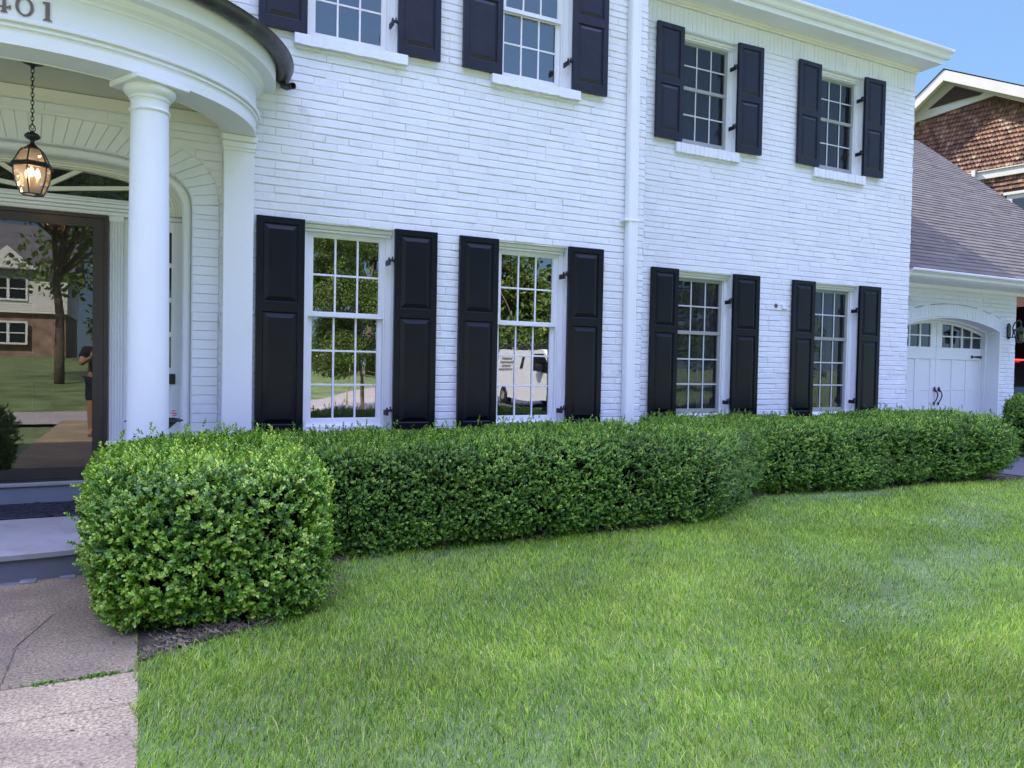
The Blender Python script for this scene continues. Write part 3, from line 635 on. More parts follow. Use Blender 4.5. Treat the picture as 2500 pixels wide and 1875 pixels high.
for s in (1, -1):                         # fluted pilasters and sidelights
    def X(v): return PX+s*(v-PX)
    def bx(q, a, c, *r_): q.box(min(X(a), X(c)), max(X(a), X(c)), *r_)
    q = MB(); bx(q, -.202, -.098, 6.775, 6.84, -.95, 1.116)
    for i in range(5):
        a = -.196+i*.0205; bx(q, a, a+.0115, 6.764, 6.776, -.66, 1.07, .004)
    bx(q, -.206, -.094, 6.758, 6.79, -.95, -.66, .004); bx(q, -.204, -.096, 6.758, 6.79, 1.07, 1.117, .004); q.build('door_pilaster', M['trim'], HOUSE)
    q = MB(); bx(q, -.098, -.03, 6.80, 6.84, -.95, 1.116, .003); bx(q, .253, .330, 6.80, 6.84, -.95, 1.116, .003); bx(q, -.03, .253, 6.803, 6.84, 1.032, 1.116)
    for a, c in ((.745, .782), (.463, .5), (.181, .219), (-.26, -.072)): bx(q, -.03, .253, 6.805, 6.84, a, c, .003)
    bx(q, -.03, .253, 6.82, 6.84, -.94, -.26); bx(q, .0, .225, 6.808, 6.825, -.88, -.30, .008)
    bx(q, .330, .345, 6.765, 6.84, -1.12, 1.118, .004); bx(q, .345, .39, 6.74, 6.84, -1.12, 1.118, .006)
    sd = q.build('sidelight', M['trim'], HOUSE)
    for a, c in ((.782, 1.032), (.5, .745), (.219, .463), (-.072, .181)):
        xa, xb = sorted((X(-.03), X(.253))); q = MB(); q.add([(xa, 6.828, a), (xb, 6.828, a), (xb, 6.828, c), (xa, 6.828, c)], [(0, 1, 2, 3)])
        q.build('pane', M['glass_dim'], sd)
    if s == 1: q = MB(); q.box(.10, .286, 6.79, 6.80, -.207, -.122, .003); q.build('mail_slot', M['iron'], sd)
# storm door with a full pane, and the panelled door behind it
dl, dr = PX-.468, PX+.468
q = MB(); q.ring([(dl, -.965), (dr, -.965), (dr, 1.112), (dl, 1.112)], [(dl+.03, -.94), (dr-.03, -.94), (dr-.03, 1.085), (dl+.03, 1.085)], 6.745, 6.80)
q.ring([(dl+.032, -.938), (dr-.032, -.938), (dr-.032, 1.083), (dl+.032, 1.083)], [(dl+.108, -.862), (dr-.108, -.862), (dr-.108, 1.018), (dl+.108, 1.018)], 6.757, 6.793)
sdoor = q.build('storm_door', M['bronze'], HOUSE)
q = MB(); q.add([(dl+.108, 6.775, -.862), (dr-.108, 6.775, -.862), (dr-.108, 6.775, 1.018), (dl+.108, 6.775, 1.018)], [(0, 1, 2, 3)]); q.build('pane', M['glass_door'], sdoor)
q = MB(); q.box(dl+.12, dl+.135, 6.72, 6.757, -.02, .14, .004); q.build('handle', M['iron'], sdoor)
q = MB(); q.box(dl+.02, dr-.02, 6.875, 6.91, -.96, 1.10)
for xa, xb in ((PX-.36, PX-.05), (PX+.05, PX+.36)):
    for za, zb in ((-.80, -.20), (-.10, .52), (.62, .98)): q.ring([(xa, za), (xb, za), (xb, zb), (xa, zb)], [(xa+.035, za+.035), (xb-.035, za+.035), (xb-.035, zb-.035), (xa+.035, zb-.035)], 6.862, 6.876)
q.build('front_door', M['inner_door'], HOUSE)
# ------------------------------------------------------------------ porch floor and step
STEP = thing('porch_floor', 'blue-grey painted bowed porch floor and step in front of the glass door', 'porch', loc=(PX, 5.2, GZ))
q = MB(); FA_, FB_ = 1.75, 1.50; n = 64; ell = [(PX+FA_*math.cos(PI*i/n), DF-FB_*math.sin(PI*i/n)) for i in range(n+1)]
def slab(q, a, z0, z1): q.prism(a+[(PX-1.75, 6.9), (PX+1.75, 6.9)] if False else a, z0, z1, ax='z')
sc = lambda f, dy=0: [(PX+(FA_+f)*math.cos(PI*i/n), DF+.0-(FB_+f)*math.sin(PI*i/n)) for i in range(n+1)]+[(PX-1.0, DF), (PX-1.0, 6.86), (PX+1.0, 6.86), (PX+1.0, DF)]
slab(q, sc(0), -1.148, -1.12); q.build('tread', M['porch'], STEP)
q = MB(); slab(q, sc(-.018), -1.40, -1.148); q.build('riser', M['riser'], STEP)
q = MB(); q.box(PX-.985, PX+.985, 6.70, 6.87, -.985, -.958, .004); q.build('threshold', M['porch'], STEP)
q = MB(); q.box(PX-.982, PX+.982, 6.715, 6.87, -1.12, -.985); q.build('riser', mat('upper_riser_paint', (.17, .185, .22), .55, .4, var=.08, vscale=4), STEP)
q = MB(); r5 = random.Random(9)
for i in (1, 2, 4, 5, 6, 8):              # broken mortar along the foot of the riser
    t = PI/2-(i-5)*.055-.02; c, s = math.cos(t), math.sin(t); a = PX+(FA_+.005)*c; d = DF-(FB_+.005)*s
    q.box(a-.045, a+.04, d-.03-r5.uniform(0, .015), d+.05, GZ-.02, GZ+.006+r5.uniform(0, .014), .005)
q.build('mortar', mat('old_mortar', (.20, .20, .19), .9, .1, var=.4, vscale=12, bump=.006, bscale=40), STEP)
# rubber door mat, with raised scrolls
q = MB(); q.box(PX-.46, PX+.52, 6.12, 6.69, -1.119, -1.106, .004)
r6 = random.Random(4)
for i in range(150):
    a, d = PX-.44+r6.random()*.93, 6.14+r6.random()*.52; th = r6.random()*2*PI; p = [(a+.02*k*math.cos(th+k*.5), d+.02*k*math.sin(th+k*.5), -1.104) for k in range(4)]
    q.tube(p, .0045, 5)
tag(q.build('door_mat', M['mat_'], None), 'black patterned rubber doormat below the threshold on the blue-grey porch floor', 'doormat')
# ------------------------------------------------------------------ hanging lantern
LX, LY = -.628, 5.95
LAN = thing('hanging_lantern', 'lit amber glass lantern hanging by a chain from the porch ceiling', 'lantern', loc=(LX, LY, 1.95))
q = MB(); q.lathe([(.0, 1.948), (.070, 1.948), (.066, 1.940), (.035, 1.928), (.014, 1.918), (.010, 1.90), (0, 1.90)], LX, LY, 24); q.build('ceiling_canopy', M['iron'], LAN, smooth=True)
q = MB(); z = 1.90; k = 0
while z > 1.535:
    h = .026; ang = (k % 2)*PI/2+.3
    q.tube([(LX+.009*math.cos(a)*math.cos(ang), LY+.009*math.cos(a)*math.sin(ang), z-.013+.0175*math.sin(a)) for a in [2*PI*i/12 for i in range(13)]], .0027, 6); z -= h; k += 1
q.tube([(LX+.017*math.cos(a), LY+.004*math.cos(a), 1.512+.022*math.sin(a)) for a in [2*PI*i/16 for i in range(17)]], .003, 6)
q.build('chain', M['iron'], LAN, smooth=True)
q = MB(); q.lathe([(0, 1.497), (.010, 1.495), (.013, 1.486), (.036, 1.475), (.046, 1.462), (.048, 1.455), (.036, 1.442), (.014, 1.43), (.012, 1.41), (.02, 1.405), (.034, 1.39), (.052, 1.377), (.056, 1.37), (0, 1.37)], LX, LY, 24); q.build('finial', M['iron'], LAN, smooth=True)
def hexp(r, z, n=6, o=.35): return [(LX+r*math.cos(2*PI*(i+o)/n), LY+r*math.sin(2*PI*(i+o)/n), z) for i in range(n)]
q = MB(); prof = [(.056, 1.372), (.075, 1.35), (.098, 1.30), (.112, 1.275)]
body = [(.112, 1.252), (.109, 1.20), (.098, 1.15), (.078, 1.10), (.066, 1.075)]
for P in (prof, body):
    for i in range(6): q.tube([hexp(r, z)[i] for r, z in P], .0048, 6)
q.tube(hexp(.066, 1.075)+[hexp(.066, 1.075)[0]], .005, 6)
vs = hexp(.126, 1.262)+hexp(.132, 1.254)+hexp(.126, 1.246)+hexp(.104, 1.246)+hexp(.104, 1.282)+hexp(.116, 1.28)
q.add(vs, [(6*j+i, 6*j+(i+1) % 6, 6*((j+1) % 6)+(i+1) % 6, 6*((j+1) % 6)+i) for j in range(6) for i in range(6)])
q.build('cage', M['iron'], LAN)
q = MB()
for P in (prof, body):
    vs = [p for r, z in P for p in hexp(r-.003, z)]; q.add(vs, [(6*j+i, 6*j+(i+1) % 6, 6*j+6+(i+1) % 6, 6*j+6+i) for j in range(len(P)-1) for i in range(6)])
q.build('pane', M['glass_lamp'], LAN)
q = MB()
for i in range(3):
    a = 2*PI*i/3+.5; q.lathe([(.009, 1.12), (.009, 1.185), (0, 1.186)], LX+.033*math.cos(a), LY+.033*math.sin(a), 10)
q.lathe([(.0, 1.085), (.03, 1.088), (.016, 1.10), (.04, 1.117), (.04, 1.122), (0, 1.125)], LX, LY, 16); q.build('candle', M['candle'], LAN, smooth=True)
for i in range(3):
    a = 2*PI*i/3+.5; q = MB(); q.lathe([(.006, 1.186), (.014, 1.20), (.016, 1.213), (.011, 1.232), (.003, 1.25), (0, 1.252)], LX+.033*math.cos(a), LY+.033*math.sin(a), 12); q.build('bulb', M['bulb'], LAN, smooth=True)
# ------------------------------------------------------------------ iron urn with red flowers, behind the column
UX, UY = .115, 5.95
URN = thing('flower_urn', 'black iron urn of red flowers standing behind the porch column', 'urn', loc=(UX, UY, -1.12))
q = MB(); prof = [(.13, -1.12), (.13, -1.06), (.10, -1.04), (.045, -1.0), (.04, -.75), (.055, -.62), (.035, -.58), (.05, -.545), (.10, -.50), (.135, -.468), (.155, -.448)]
q.lathe(prof, UX, UY, 28)
n = 56; vs = []
for r0, z0, am in ((.155, -.448, 0), (.168, -.430, .003), (.182, -.437, .010), (.178, -.445, .010), (.150, -.44, 0)):
    vs += [(UX+(r0+am*math.cos(14*a))*math.cos(a), UY+(r0+am*math.cos(14*a))*math.sin(a), z0-am*.5*math.cos(14*a)) for a in [2*PI*i/n for i in range(n)]]
q.add(vs, [(j*n+i, j*n+(i+1) % n, j*n+n+(i+1) % n, j*n+n+i) for j in range(4) for i in range(n)]); q.build('bowl', M['iron'], URN, smooth=True)
q = MB(); r7 = random.Random(3)
for i in range(22):
    a, d = r7.random()*2*PI, r7.random()*.085+(.02); c = Vector((UX+d*math.cos(a)+.04, UY+d*math.sin(a), -.405+r7.uniform(-.02, .03)))
    for k in range(6):
        b_ = k*PI/3; q.add([c, c+Vector((.02*math.cos(b_), .02*math.sin(b_), .008)), c+Vector((.02*math.cos(b_+.8), .02*math.sin(b_+.8), .006))], [(0, 1, 2)])
q.build('flowers', M['flower'], URN)
# ------------------------------------------------------------------ garage
GAR = thing('garage', 'white brick garage with an arched white door and grey shingle roof', 'garage', loc=(11.7, GF, GZ))
GX, GH = 11.722, 1.244; AZ, AR = .735, .178
def garch(h, rise, z, k=24): return [(GX+h*math.cos(PI*i/k), z+rise*(1-math.cos(PI*i/k)**2)**.5 if False else z+rise*(1-math.cos(PI*i/k)**2)) for i in range(k+1)]
def gcut(z):
    if z < AZ+.0: return [(GX-GH, GX+GH)]
    q_ = max(0, (z-AZ-.205)/AR)
    if q_ >= 1: return []
    h = GH*math.sqrt(1-q_); return [(GX-h, GX+h)]
b = MB(); mpg = lambda u, d, z: (u, GF+d, z)
brick_wall(b, 9.98, 13.39, Z0, 1.42, mpg, [(GX-GH, GX+GH, Z0, AZ+AR+.21, 1)], gcut, 21)
lo, hi = garch(GH, AR, AZ), garch(GH, AR, AZ+.205)
for i in range(24):
    b.add([mpg(hi[i][0], .008, hi[i][1]), mpg(hi[i+1][0], .008, hi[i+1][1]), mpg(hi[i+1][0], .008, AZ+AR+.21), mpg(hi[i][0], .008, AZ+AR+.21)], [(0, 1, 2, 3)])
NV = 36
for i in range(NV):
    f = lambda t, o: (GX-GH+2*GH*t, AZ+o+AR*(1-(2*t-1)**2))
    brick_face(b, [f(i/NV, 0), f((i+1)/NV, 0), f((i+1)/NV, .20), f(i/NV, .20)], mpg, rr, inset=.003, jit=.001)
ribbon(b, lo, GF+.008, lo, 8.0)
brick_wall(b, 0, 6.0, Z0, 1.42, lambda u, d, z: (13.39-d, GF+u, z), seed=31)
b.add([(9.98, GF+6, Z0), (13.39, GF+6, Z0), (13.39, GF+6, 1.42), (9.98, GF+6, 1.42)], [(0, 1, 2, 3)])
b.build('wall', M['brick'], GAR)
q = MB()                                   # white door surround set in the opening
pin = [(GX+GH, -1.28)]+garch(GH, AR, AZ)+[(GX-GH, -1.28)]; pin2 = [(GX+GH-.02, -1.28)]+garch(GH-.02, AR, AZ-.02)+[(GX-GH+.02, -1.28)]
q.ring(pin, pin2, GF-.006, 8.03, closed=False); pin3 = [(GX+GH-.055, -1.28)]+garch(GH-.055, AR, AZ-.05)+[(GX-GH+.055, -1.28)]
q.ring(pin2, pin3, 7.93, 8.03, closed=False); q.build('door_surround', M['trim'], GAR, auto=40)
gd = MB(); YD = 8.0
top = garch(GH-.02, AR, AZ-.02); ztop = lambda x: AZ-.02+AR*(1-((x-GX)/(GH-.02))**2)
gd.prism([(GX-1.2, -1.27), (GX+1.2, -1.27), (GX+1.2, .36), (GX-1.2, .36)], YD+.014, YD+.05)
for s in (1, -1):
    def bx(a, c, y0, y1, z0, z1): gd.box(min(GX+s*a, GX+s*c), max(GX+s*a, GX+s*c), y0, y1, z0, z1, .003)
    ed = [0.004, .135, .415, .515, .79, .885, 1.145, 1.22]
    for a, c in ((ed[0], ed[1]), (ed[2], ed[3]), (ed[4], ed[5]), (ed[6], ed[7])): bx(a, c, YD, YD+.03, -1.27, .232)
    bx(.004, 1.22, YD-.001, YD+.03, .234, .43)
    bx(.004, .145, YD-.001, YD+.03, .432, .86); bx(1.185, 1.224, YD-.001, YD+.03, .432, .62)
    for i in range(1, 4): gd.box(min(GX+s*(.145+.26*i-.016), GX+s*(.145+.26*i+.016)), max(GX+s*(.145+.26*i-.016), GX+s*(.145+.26*i+.016)), YD, YD+.028, .43, min(ztop(GX+.145+.26*i+.016)-.03, .82))
    bx(.146, 1.185, YD+.002, YD+.026, .602, .626)
    # head rail under the arch
    zz = lambda a: ztop(GX+a)
    pts = [(GX+s*a, min(zz(a)-.075, .81)) for a in np.linspace(.145, 1.19, 14)]+[(GX+s*a, zz(a)-.002) for a in np.linspace(1.19, .145, 14)]
    gd.prism(pts, YD-.001, YD+.03)
    pts = [(GX+s*.004, .86), (GX+s*.145, .86), (GX+s*.145, zz(.145)-.002), (GX+s*.004, zz(0)-.002)]; gd.prism(pts, YD, YD+.03)
    for z in (-.275,):
        for a, c in ((ed[1], ed[2]), (ed[3], ed[4]), (ed[5], ed[6])): bx(a+.002, c-.002, YD+.008, YD+.02, z-.004, z+.004)
gdo = gd.build('garage_door', M['trim'], GAR)
q = MB(); q.add([(GX-1.19, YD+.02, .42), (GX+1.19, YD+.02, .42), (GX+1.19, YD+.02, .86), (GX-1.19, YD+.02, .86)], [(0, 1, 2, 3)]); q.build('pane', M['glass_dark'], gdo)
q = MB(); q.box(GX-1.22, GX+1.22, YD+.35, YD+.36, -1.2, 1.2); q.build('garage_interior', M['room'], GAR)
for x in (11.69, 11.80):
    q = MB(); p = [(x-.003, YD-.02, -.235), (x-.003, YD-.03, -.285), (x+.012, YD-.055, -.31), (x+.022, YD-.06, -.36), (x+.012, YD-.05, -.42), (x-.006, YD-.03, -.47), (x-.006, YD-.016, -.51)]
    q.tube(p, [.012, .02, .008, .010, .009, .008, .013], 8); q.lathe([(0, -.215), (.012, -.225), (.02, -.262), (.012, -.29), (0, -.30)], x-.003, YD-.02, 10); q.lathe([(0, -.465), (.013, -.478), (.009, -.505), (0, -.53)], x-.006, YD-.014, 10)
    q.build('handle', M['iron'], gdo, smooth=True)
q = MB(); q.prism([(13.0-.005, .318), (12.70, .302), (12.68, .30), (12.68, .286), (12.70, .284), (12.995, .262)], YD-.012, YD-.002); q.lathe([(0, 0), (.026, 0), (.026, .008), (0, .012)], 0, 0, 14)
k = len(q.v)-56; q.v = q.v[:k]+[(x+12.655, YD-.003-z, y+.292) for x, y, z in q.v[k:]]; q.build('hinge_strap', M['iron'], gdo)
# eave, gutter and roof: laid courses of shingles
q = MB(); extr(q, [(0, 1.40), (-.40, 1.40), (-.40, 1.50), (0.3, 1.50), (.3, 1.40)], 9.99, 16.85, GF); extr(q, [(.0, 1.335), (-.02, 1.335), (-.024, 1.385), (-.05, 1.398), (0, 1.398)], 9.99, 16.8, GF); q.build('soffit', M['trim'], GAR)
q = MB(); extr(q, [(d-.095, z-3.0) for d, z in gprof], 9.99, 16.87, GF); q.build('gutter', M['trim'], GAR)
q = MB(); m_, e_, y0, z0 = .84, .118, 7.26, 1.475; r8 = random.Random(2); row = 0
sl = math.hypot(1, m_); dy = e_/sl; y = y0
while y < 12.15:
    ya, yb = y, min(y+dy, 12.2); th = .013; x = 9.99; zf = lambda yy: z0+m_*(yy-y0)
    w0 = r8.uniform(.1, .33)
    while x < 16.95:
        x2 = min(x+w0, 16.95); h = r8.uniform(.0, .006); t = min(1, max(0, r8.gauss(.5, .15)))
        a = [(x, ya, zf(ya)+th+h), (x2, ya, zf(ya)+th+h), (x2, yb+.012, zf(yb+.012)+.002), (x, yb+.012, zf(yb+.012)+.002), (x, ya, zf(ya)-.004), (x2, ya, zf(ya)-.004)]
        q.add(a, [(0, 1, 2, 3), (4, 5, 1, 0)], t); x = x2; w0 = r8.uniform(.12, .4)
    y += dy; row += 1
zr = z0+m_*(12.2-y0)
q.add([(9.99, 12.2, zr), (16.95, 12.2, zr), (16.95, 17, zr-4), (9.99, 17, zr-4)], [(0, 1, 2, 3)], .5)
q.add([(9.99, 7.3, 1.46), (16.95, 7.3, 1.46), (16.95, 12.2, zr-.06), (9.99, 12.2, zr-.06)], [(0, 1, 2, 3)], .3)
q.build('roof', M['shingle_roof'], GAR)
q = MB(); q.add([(16.96, 7.25, 1.44), (16.96, 12.2, zr-.03), (16.96, 12.2, zr-.2), (16.96, 7.25, 1.30)], [(0, 1, 2, 3)]); q.build('rake_board', M['trim'], GAR)
q = MB(); q.box(13.39, 16.9, 13.2, 13.3, GZ-.1, 1.42); q.box(16.9, 16.98, 8.6, 13.3, GZ-.1, 1.46); q.build('carport_wall_screen', mat('dark_carport_boards', (.018, .012, .010), .8, .2), GAR)  # side wall added, near-black, to hide the sunlit wall beyond
q = MB(); q.box(16.78, 16.9, GF, GF+.12, GZ-.05, 1.4, .004); q.build('post', M['trim'], GAR)
# wall lantern on the pier
WLX, WLY = 13.01, 7.42
WL = thing('wall_lantern', 'black iron wall lantern on a curled bracket on the garage pier', 'lantern', loc=(13.2, GF, .72))
q = MB(); q.prism([(13.17+.055*a, .735+.135*c) for a, c in ((-.5, -.8), (0, -1), (.5, -.8), (.7, -.6), (.7, .6), (.5, .8), (0, 1), (-.5, .8), (-.7, .6), (-.7, -.6))], GF-.03, GF-.004); q.build('backplate', M['iron'], WL)
q = MB(); q.tube([(13.17, GF-.02, .63), (13.165, GF-.08, .63), (13.165, GF-.09, .70), (13.16, GF-.085, .80), (13.15, GF-.12, .87), (13.13, GF-.19, .905), (13.05, GF-.26, .90), (WLX, WLY, .865), (WLX, WLY, .82)], .011, 8); q.tube([(13.165, GF-.09, .632), (13.15, GF-.14, .63)], .011, 8); q.build('bracket', M['iron'], WL, smooth=True)
q = MB(); q.lathe([(0, .83), (.014, .822), (.012, .80), (.025, .785), (.062, .770), (.112, .738), (.118, .722), (0, .722)], WLX, WLY, 8)
for i in range(6):
    a = PI/3*i+.2; q.tube([(WLX+.095*math.cos(a), WLY+.095*math.sin(a), .727), (WLX+.062*math.cos(a), WLY+.062*math.sin(a), .535)], .0085, 5)
q.lathe([(0, .548), (.058, .548), (.058, .54), (.03, .53), (0, .515)], WLX, WLY, 6); q.build('cage', M['iron'], WL)
q = MB(); q.lathe([(.076, .727), (.049, .548)], WLX, WLY, 6, cap=False); q.build('pane', M['glass_dim'], WL)
q = MB(); q.lathe([(.01, .55), (.01, .64), (.004, .67), (0, .672)], WLX, WLY, 10); q.build('candle', M['candle'], WL)
# ------------------------------------------------------------------ car under the carport
def wheel(parent, c, r, w, nm='wheel'):
    q = MB(); q.lathe([(r*.6, -w/2), (r*.95, -w/2), (r, -w*.35), (r, w*.35), (r*.95, w/2), (r*.6, w/2)], 0, 0, 28); k = len(q.v)
    q.v = [(c[0]+z, c[1]+x, c[2]+y) for x, y, z in q.v]; o = q.build(nm, M['black'], parent, auto=40)
    q = MB(); q.lathe([(0, -w*.4), (r*.25, -w*.44), (r*.6, -w*.36), (r*.6, w*.36), (r*.25, w*.44), (0, w*.4)], 0, 0, 20); q.v = [(c[0]+z, c[1]+x, c[2]+y) for x, y, z in q.v]; q.build('rim', M['chrome'], o, auto=40)
CX0, CX1, CY, CG = 14.62, 16.5, 8.75, GZ
CAR = thing('parked_car', 'black car with red tail lights parked beyond the garage pier', 'car', loc=(15.56, CY+2, CG))
side = [(0, .45), (.02, .75), (.10, 1.02), (.16, 1.08), (.42, 1.60), (.62, 1.68), (1.9, 1.70), (2.5, 1.62), (3.25, 1.12), (4.3, .98), (4.6, .75), (4.62, .45), (4.3, .28), (.25, .28)]
n = len(side); vs = []
for x, ins in ((CX0, .10), (CX0+.03, .0), (CX1-.03, 0), (CX1, .10)):
    for d, z in side:
        tap = max(0, z-1.05)*.22*(1 if x < 15.5 else -1); vs.append((x+tap, CY+d+(ins*.5 if d < .2 else (-ins*.5 if d > 4.4 else 0)), CG+z))
q = MB(); q.add(vs, [(i*n+j, i*n+(j+1) % n, (i+1)*n+(j+1) % n, (i+1)*n+j) for i in range(3) for j in range(n)]+[tuple(range(n)), tuple(range(3*n, 4*n))]); q.build('body', M['car'], CAR, auto=35)
q = MB(); q.add([(CX0+.20, CY+.19, CG+1.10), (CX1-.20, CY+.19, CG+1.10), (CX1-.27, CY+.39, CG+1.56), (CX0+.27, CY+.39, CG+1.56)], [(0, 1, 2, 3)]); q.build('rear_window', M['darkglass'], CAR)
for s in (0, 1):
    x = CX0-.012 if s == 0 else CX1-.0; sgn = 1 if s == 0 else -1
    q = MB(); q.box(CX0-.01 if s == 0 else CX1-.24, CX0+.24 if s == 0 else CX1+.01, CY-.015, CY+.30, CG+.92, CG+1.04, .02); q.build('tail_light', M['red'], CAR)
q = MB(); q.box(CX0+.10, CX1-.4, CY+.34, CY+.40, CG+1.575, CG+1.60, .008); q.build('brake_light', M['red'], CAR)
q = MB(); q.box(CX0+.02, CX1-.02, CY-.07, CY+.15, CG+.42, CG+.66, .05); q.build('bumper', M['plate'], CAR)
for x in (CX0+.10, CX1-.10):
    for d in (.85, 3.7): wheel(CAR, (x, CY+d, CG+.35), .35, .24)
# ------------------------------------------------------------------ neighbour's house
AZ_N = R(-11.3); dv = Vector((math.sin(AZ_N), math.cos(AZ_N), 0)); nv = Vector((-dv.y, dv.x, 0)); AP = Vector((22.384, 15.098, 0))
def np_(s, d, z): v = AP+dv*s+nv*d; return (v.x, v.y, z)
NB = thing('shingled_house', 'brown cedar shingled house with a white gable and triangular louvre', 'house', loc=(AP.x, AP.y, GZ))
zl = lambda s: 9.25-(.80*s if s > 0 else -.515*s)     # top edge of the gable
q = MB(); pl = [(3.0, GZ), (3.0, zl(3.0)-.25), (0, 9.0), (-8.0, zl(-8)-.25), (-8.0, GZ)]
q.add([np_(s, 0, z) for s, z in pl], [tuple(range(5))])
q.add([np_(3, 0, GZ), np_(3, -10, GZ), np_(3, -10, 6.6), np_(3, 0, 6.6)], [(0, 1, 2, 3)]); q.add([np_(-8, 0, GZ), np_(-8, -10, GZ), np_(-8, -10, 4.9), np_(-8, 0, 4.9)], [(0, 1, 2, 3)])
q.build('wall', M['cedar'], NB)
q = MB()
q.add([np_(3.6, .5, zl(3.6)), np_(0, .5, 9.27), np_(0, -10, 9.27), np_(3.6, -10, zl(3.6))], [(0, 1, 2, 3)]); q.add([np_(-9, .5, zl(-9)), np_(0, .5, 9.27), np_(0, -10, 9.27), np_(-9, -10, zl(-9))], [(0, 1, 2, 3)])
q.build('roof', M['shingle_roof'], NB)
def nprism(q, pts, d0, d1):
    n = len(pts); vs = [np_(s, d0, z) for s, z in pts]+[np_(s, d1, z) for s, z in pts]
    q.add(vs, [tuple(range(n)), tuple(range(2*n-1, n-1, -1))]+[(i, n+i, n+(i+1) % n, (i+1) % n) for i in range(n)])
q = MB(); w = .30
nprism(q, [(0, 9.23), (3.6, zl(3.6)-.02), (3.6, zl(3.6)-.02-w), (0, 9.23-w*1.05)], .36, .48); nprism(q, [(0, 9.23), (0, 9.23-w*1.05), (-9, zl(-9)-.02-w), (-9, zl(-9)-.02)], .36, .48)
nprism(q, [(0, 9.23-.12), (3.6, zl(3.6)-.12), (3.6, zl(3.6)-.16), (0, 9.23-.16)], 0, .36); nprism(q, [(0, 9.23-.12), (0, 9.23-.16), (-9, zl(-9)-.16), (-9, zl(-9)-.12)], 0, .36)
q.build('rake_board', M['sunny'], NB)
q = MB(); nprism(q, [(1.35, zl(1.35)-.2), (0, 9.05), (-2.2, zl(-2.2)-.2), (-2.2, 7.72), (-1.25, 8.22), (.97, 7.97), (1.35, 7.6)], .01, .07); q.build('gable_panel', M['sunny'], NB)
q = MB(); nprism(q, [(.60, 8.27), (-.17, 8.79), (-.97, 8.36)], .06, .085)
for i in range(7):
    z = 8.31+i*.065; a = .60-(z-8.27)/.52*.77+.0; c = -.97+(z-8.30)/.43*.80
    if a-.06 > c+.06: nprism(q, [(a-.06, z), (c+.06, z+.01), (c+.06, z+.04), (a-.06, z+.03)], .085, .125)
q.build('louver', M['louver'], NB)
q = MB(); nprism(q, [(3, 5.80), (-8, 5.80), (-8, 6.02), (3, 6.02)], .0, .09); nprism(q, [(3, 6.02), (-8, 6.02), (-8, 6.05), (3, 6.05)], .0, .12)
nprism(q, [(-.76, 5.90), (-.86, 5.90), (-.86, 6.08), (-.76, 6.10)], .09, .20); q.build('band_board', M['sunny'], NB)
q = MB(); nprism(q, [(-1.68, 3.6), (-3.6, 3.6), (-3.6, 5.25), (-1.68, 5.25)], .0, .07); nprism(q, [(-1.60, 5.22), (-3.7, 5.22), (-3.7, 5.30), (-1.60, 5.30)], .0, .11); f = q.build('window', M['sunny'], NB)
q = MB(); q.add([np_(s, .075, z) for s, z in ((-1.82, 3.7), (-3.46, 3.7), (-3.46, 5.10), (-1.82, 5.10))], [(0, 1, 2, 3)]); q.build('pane', M['glass_dim'], f)
q = MB(); nprism(q, [(-1.79, 3.67), (-3.49, 3.67), (-3.49, 5.13), (-1.79, 5.13)], .068, .072); q.build('sash', M['storm'], f)
# hand-laid shingles: scalloped above the band, square below it
q = MB(); r9 = random.Random(6); row = 0; ex = .134
def below(s, z):
    lim = min(zl(s)-.42, 8.0+(.97-s)*.105 if s > -1.25 else 8.22-(-1.25-s)*.52); return z < lim
z = 3.4
while z < 8.35:
    s = -2.75+(row % 2)*.055
    while s < 1.5:
        wd_ = .105; za = z+r9.uniform(-.006, .006); sq = z < 5.70
        if sq: wd_ = r9.uniform(.07, .16)
        if (5.72 < z < 6.06) or not below(s, za+.14) or (z < 5.35 and s < -1.6): s += wd_; continue
        c = s+wd_/2; hw = wd_/2-.003; t = min(1, max(0, r9.gauss(.34, .20)+.30*math.exp(-((s+2.0)/.7)**2-((z-7.0)/.6)**2)))  # soft raised tint paints a patch of sunlight onto the shingles
        pts = [(c+hw, za+ex+.02), (c-hw, za+ex+.02)]
        pts += ([(c-hw, za), (c+hw, za)] if sq else [(c-hw*math.cos(a), za+hw*.85-hw*.85*math.sin(a)-.0) for a in [PI*i/6 for i in range(7)]])
        n = len(pts); hh = r9.uniform(.0, .008); dd = lambda zz: .052-.046*(zz-za)/(ex+.02)+hh
        q.add([np_(a, dd(zz), zz) for a, zz in pts]+[np_(a, .002, zz) for a, zz in pts], [tuple(range(n))]+[(i, (i+1) % n, n+(i+1) % n, n+i) for i in range(n)], t)
        s += wd_
    z += ex; row += 1
q.build('shingles', M['cedar'], NB)
# ------------------------------------------------------------------ ground, walk, drive, road
def gz(x, y):
    z = GZ-.22*np.clip((-y-1.5)/4.5, 0, 1); t = np.clip((-y-10-1.0*np.maximum(0, x))/31, 0, 1); return z+1.5*t
def sheet(name, xs, ys, m, dz, kind='structure', keep=None):
    X, Y = np.meshgrid(xs, ys); v = np.stack([X, Y, gz(X, Y)+dz], -1).reshape(-1, 3); nx = len(xs)
    I, J = np.meshgrid(np.arange(len(xs)-1), np.arange(len(ys)-1)); a = (J*nx+I).ravel()
    o = np_mesh(name, v, np.stack([a, a+1, a+nx+1, a+nx], 1), m, smooth=True); o['kind'] = kind; return o
gx = np.concatenate([[-900, -300, -120], np.arange(-60, 62, 2.0), [120, 300, 900]]); gy = np.concatenate([[-900, -300, -120], np.arange(-60, -12, 2), np.arange(-12, 12, .5), np.arange(12, 40, 4), [80, 300, 900]])
sheet('ground', gx, gy, M['ground'], -.012)
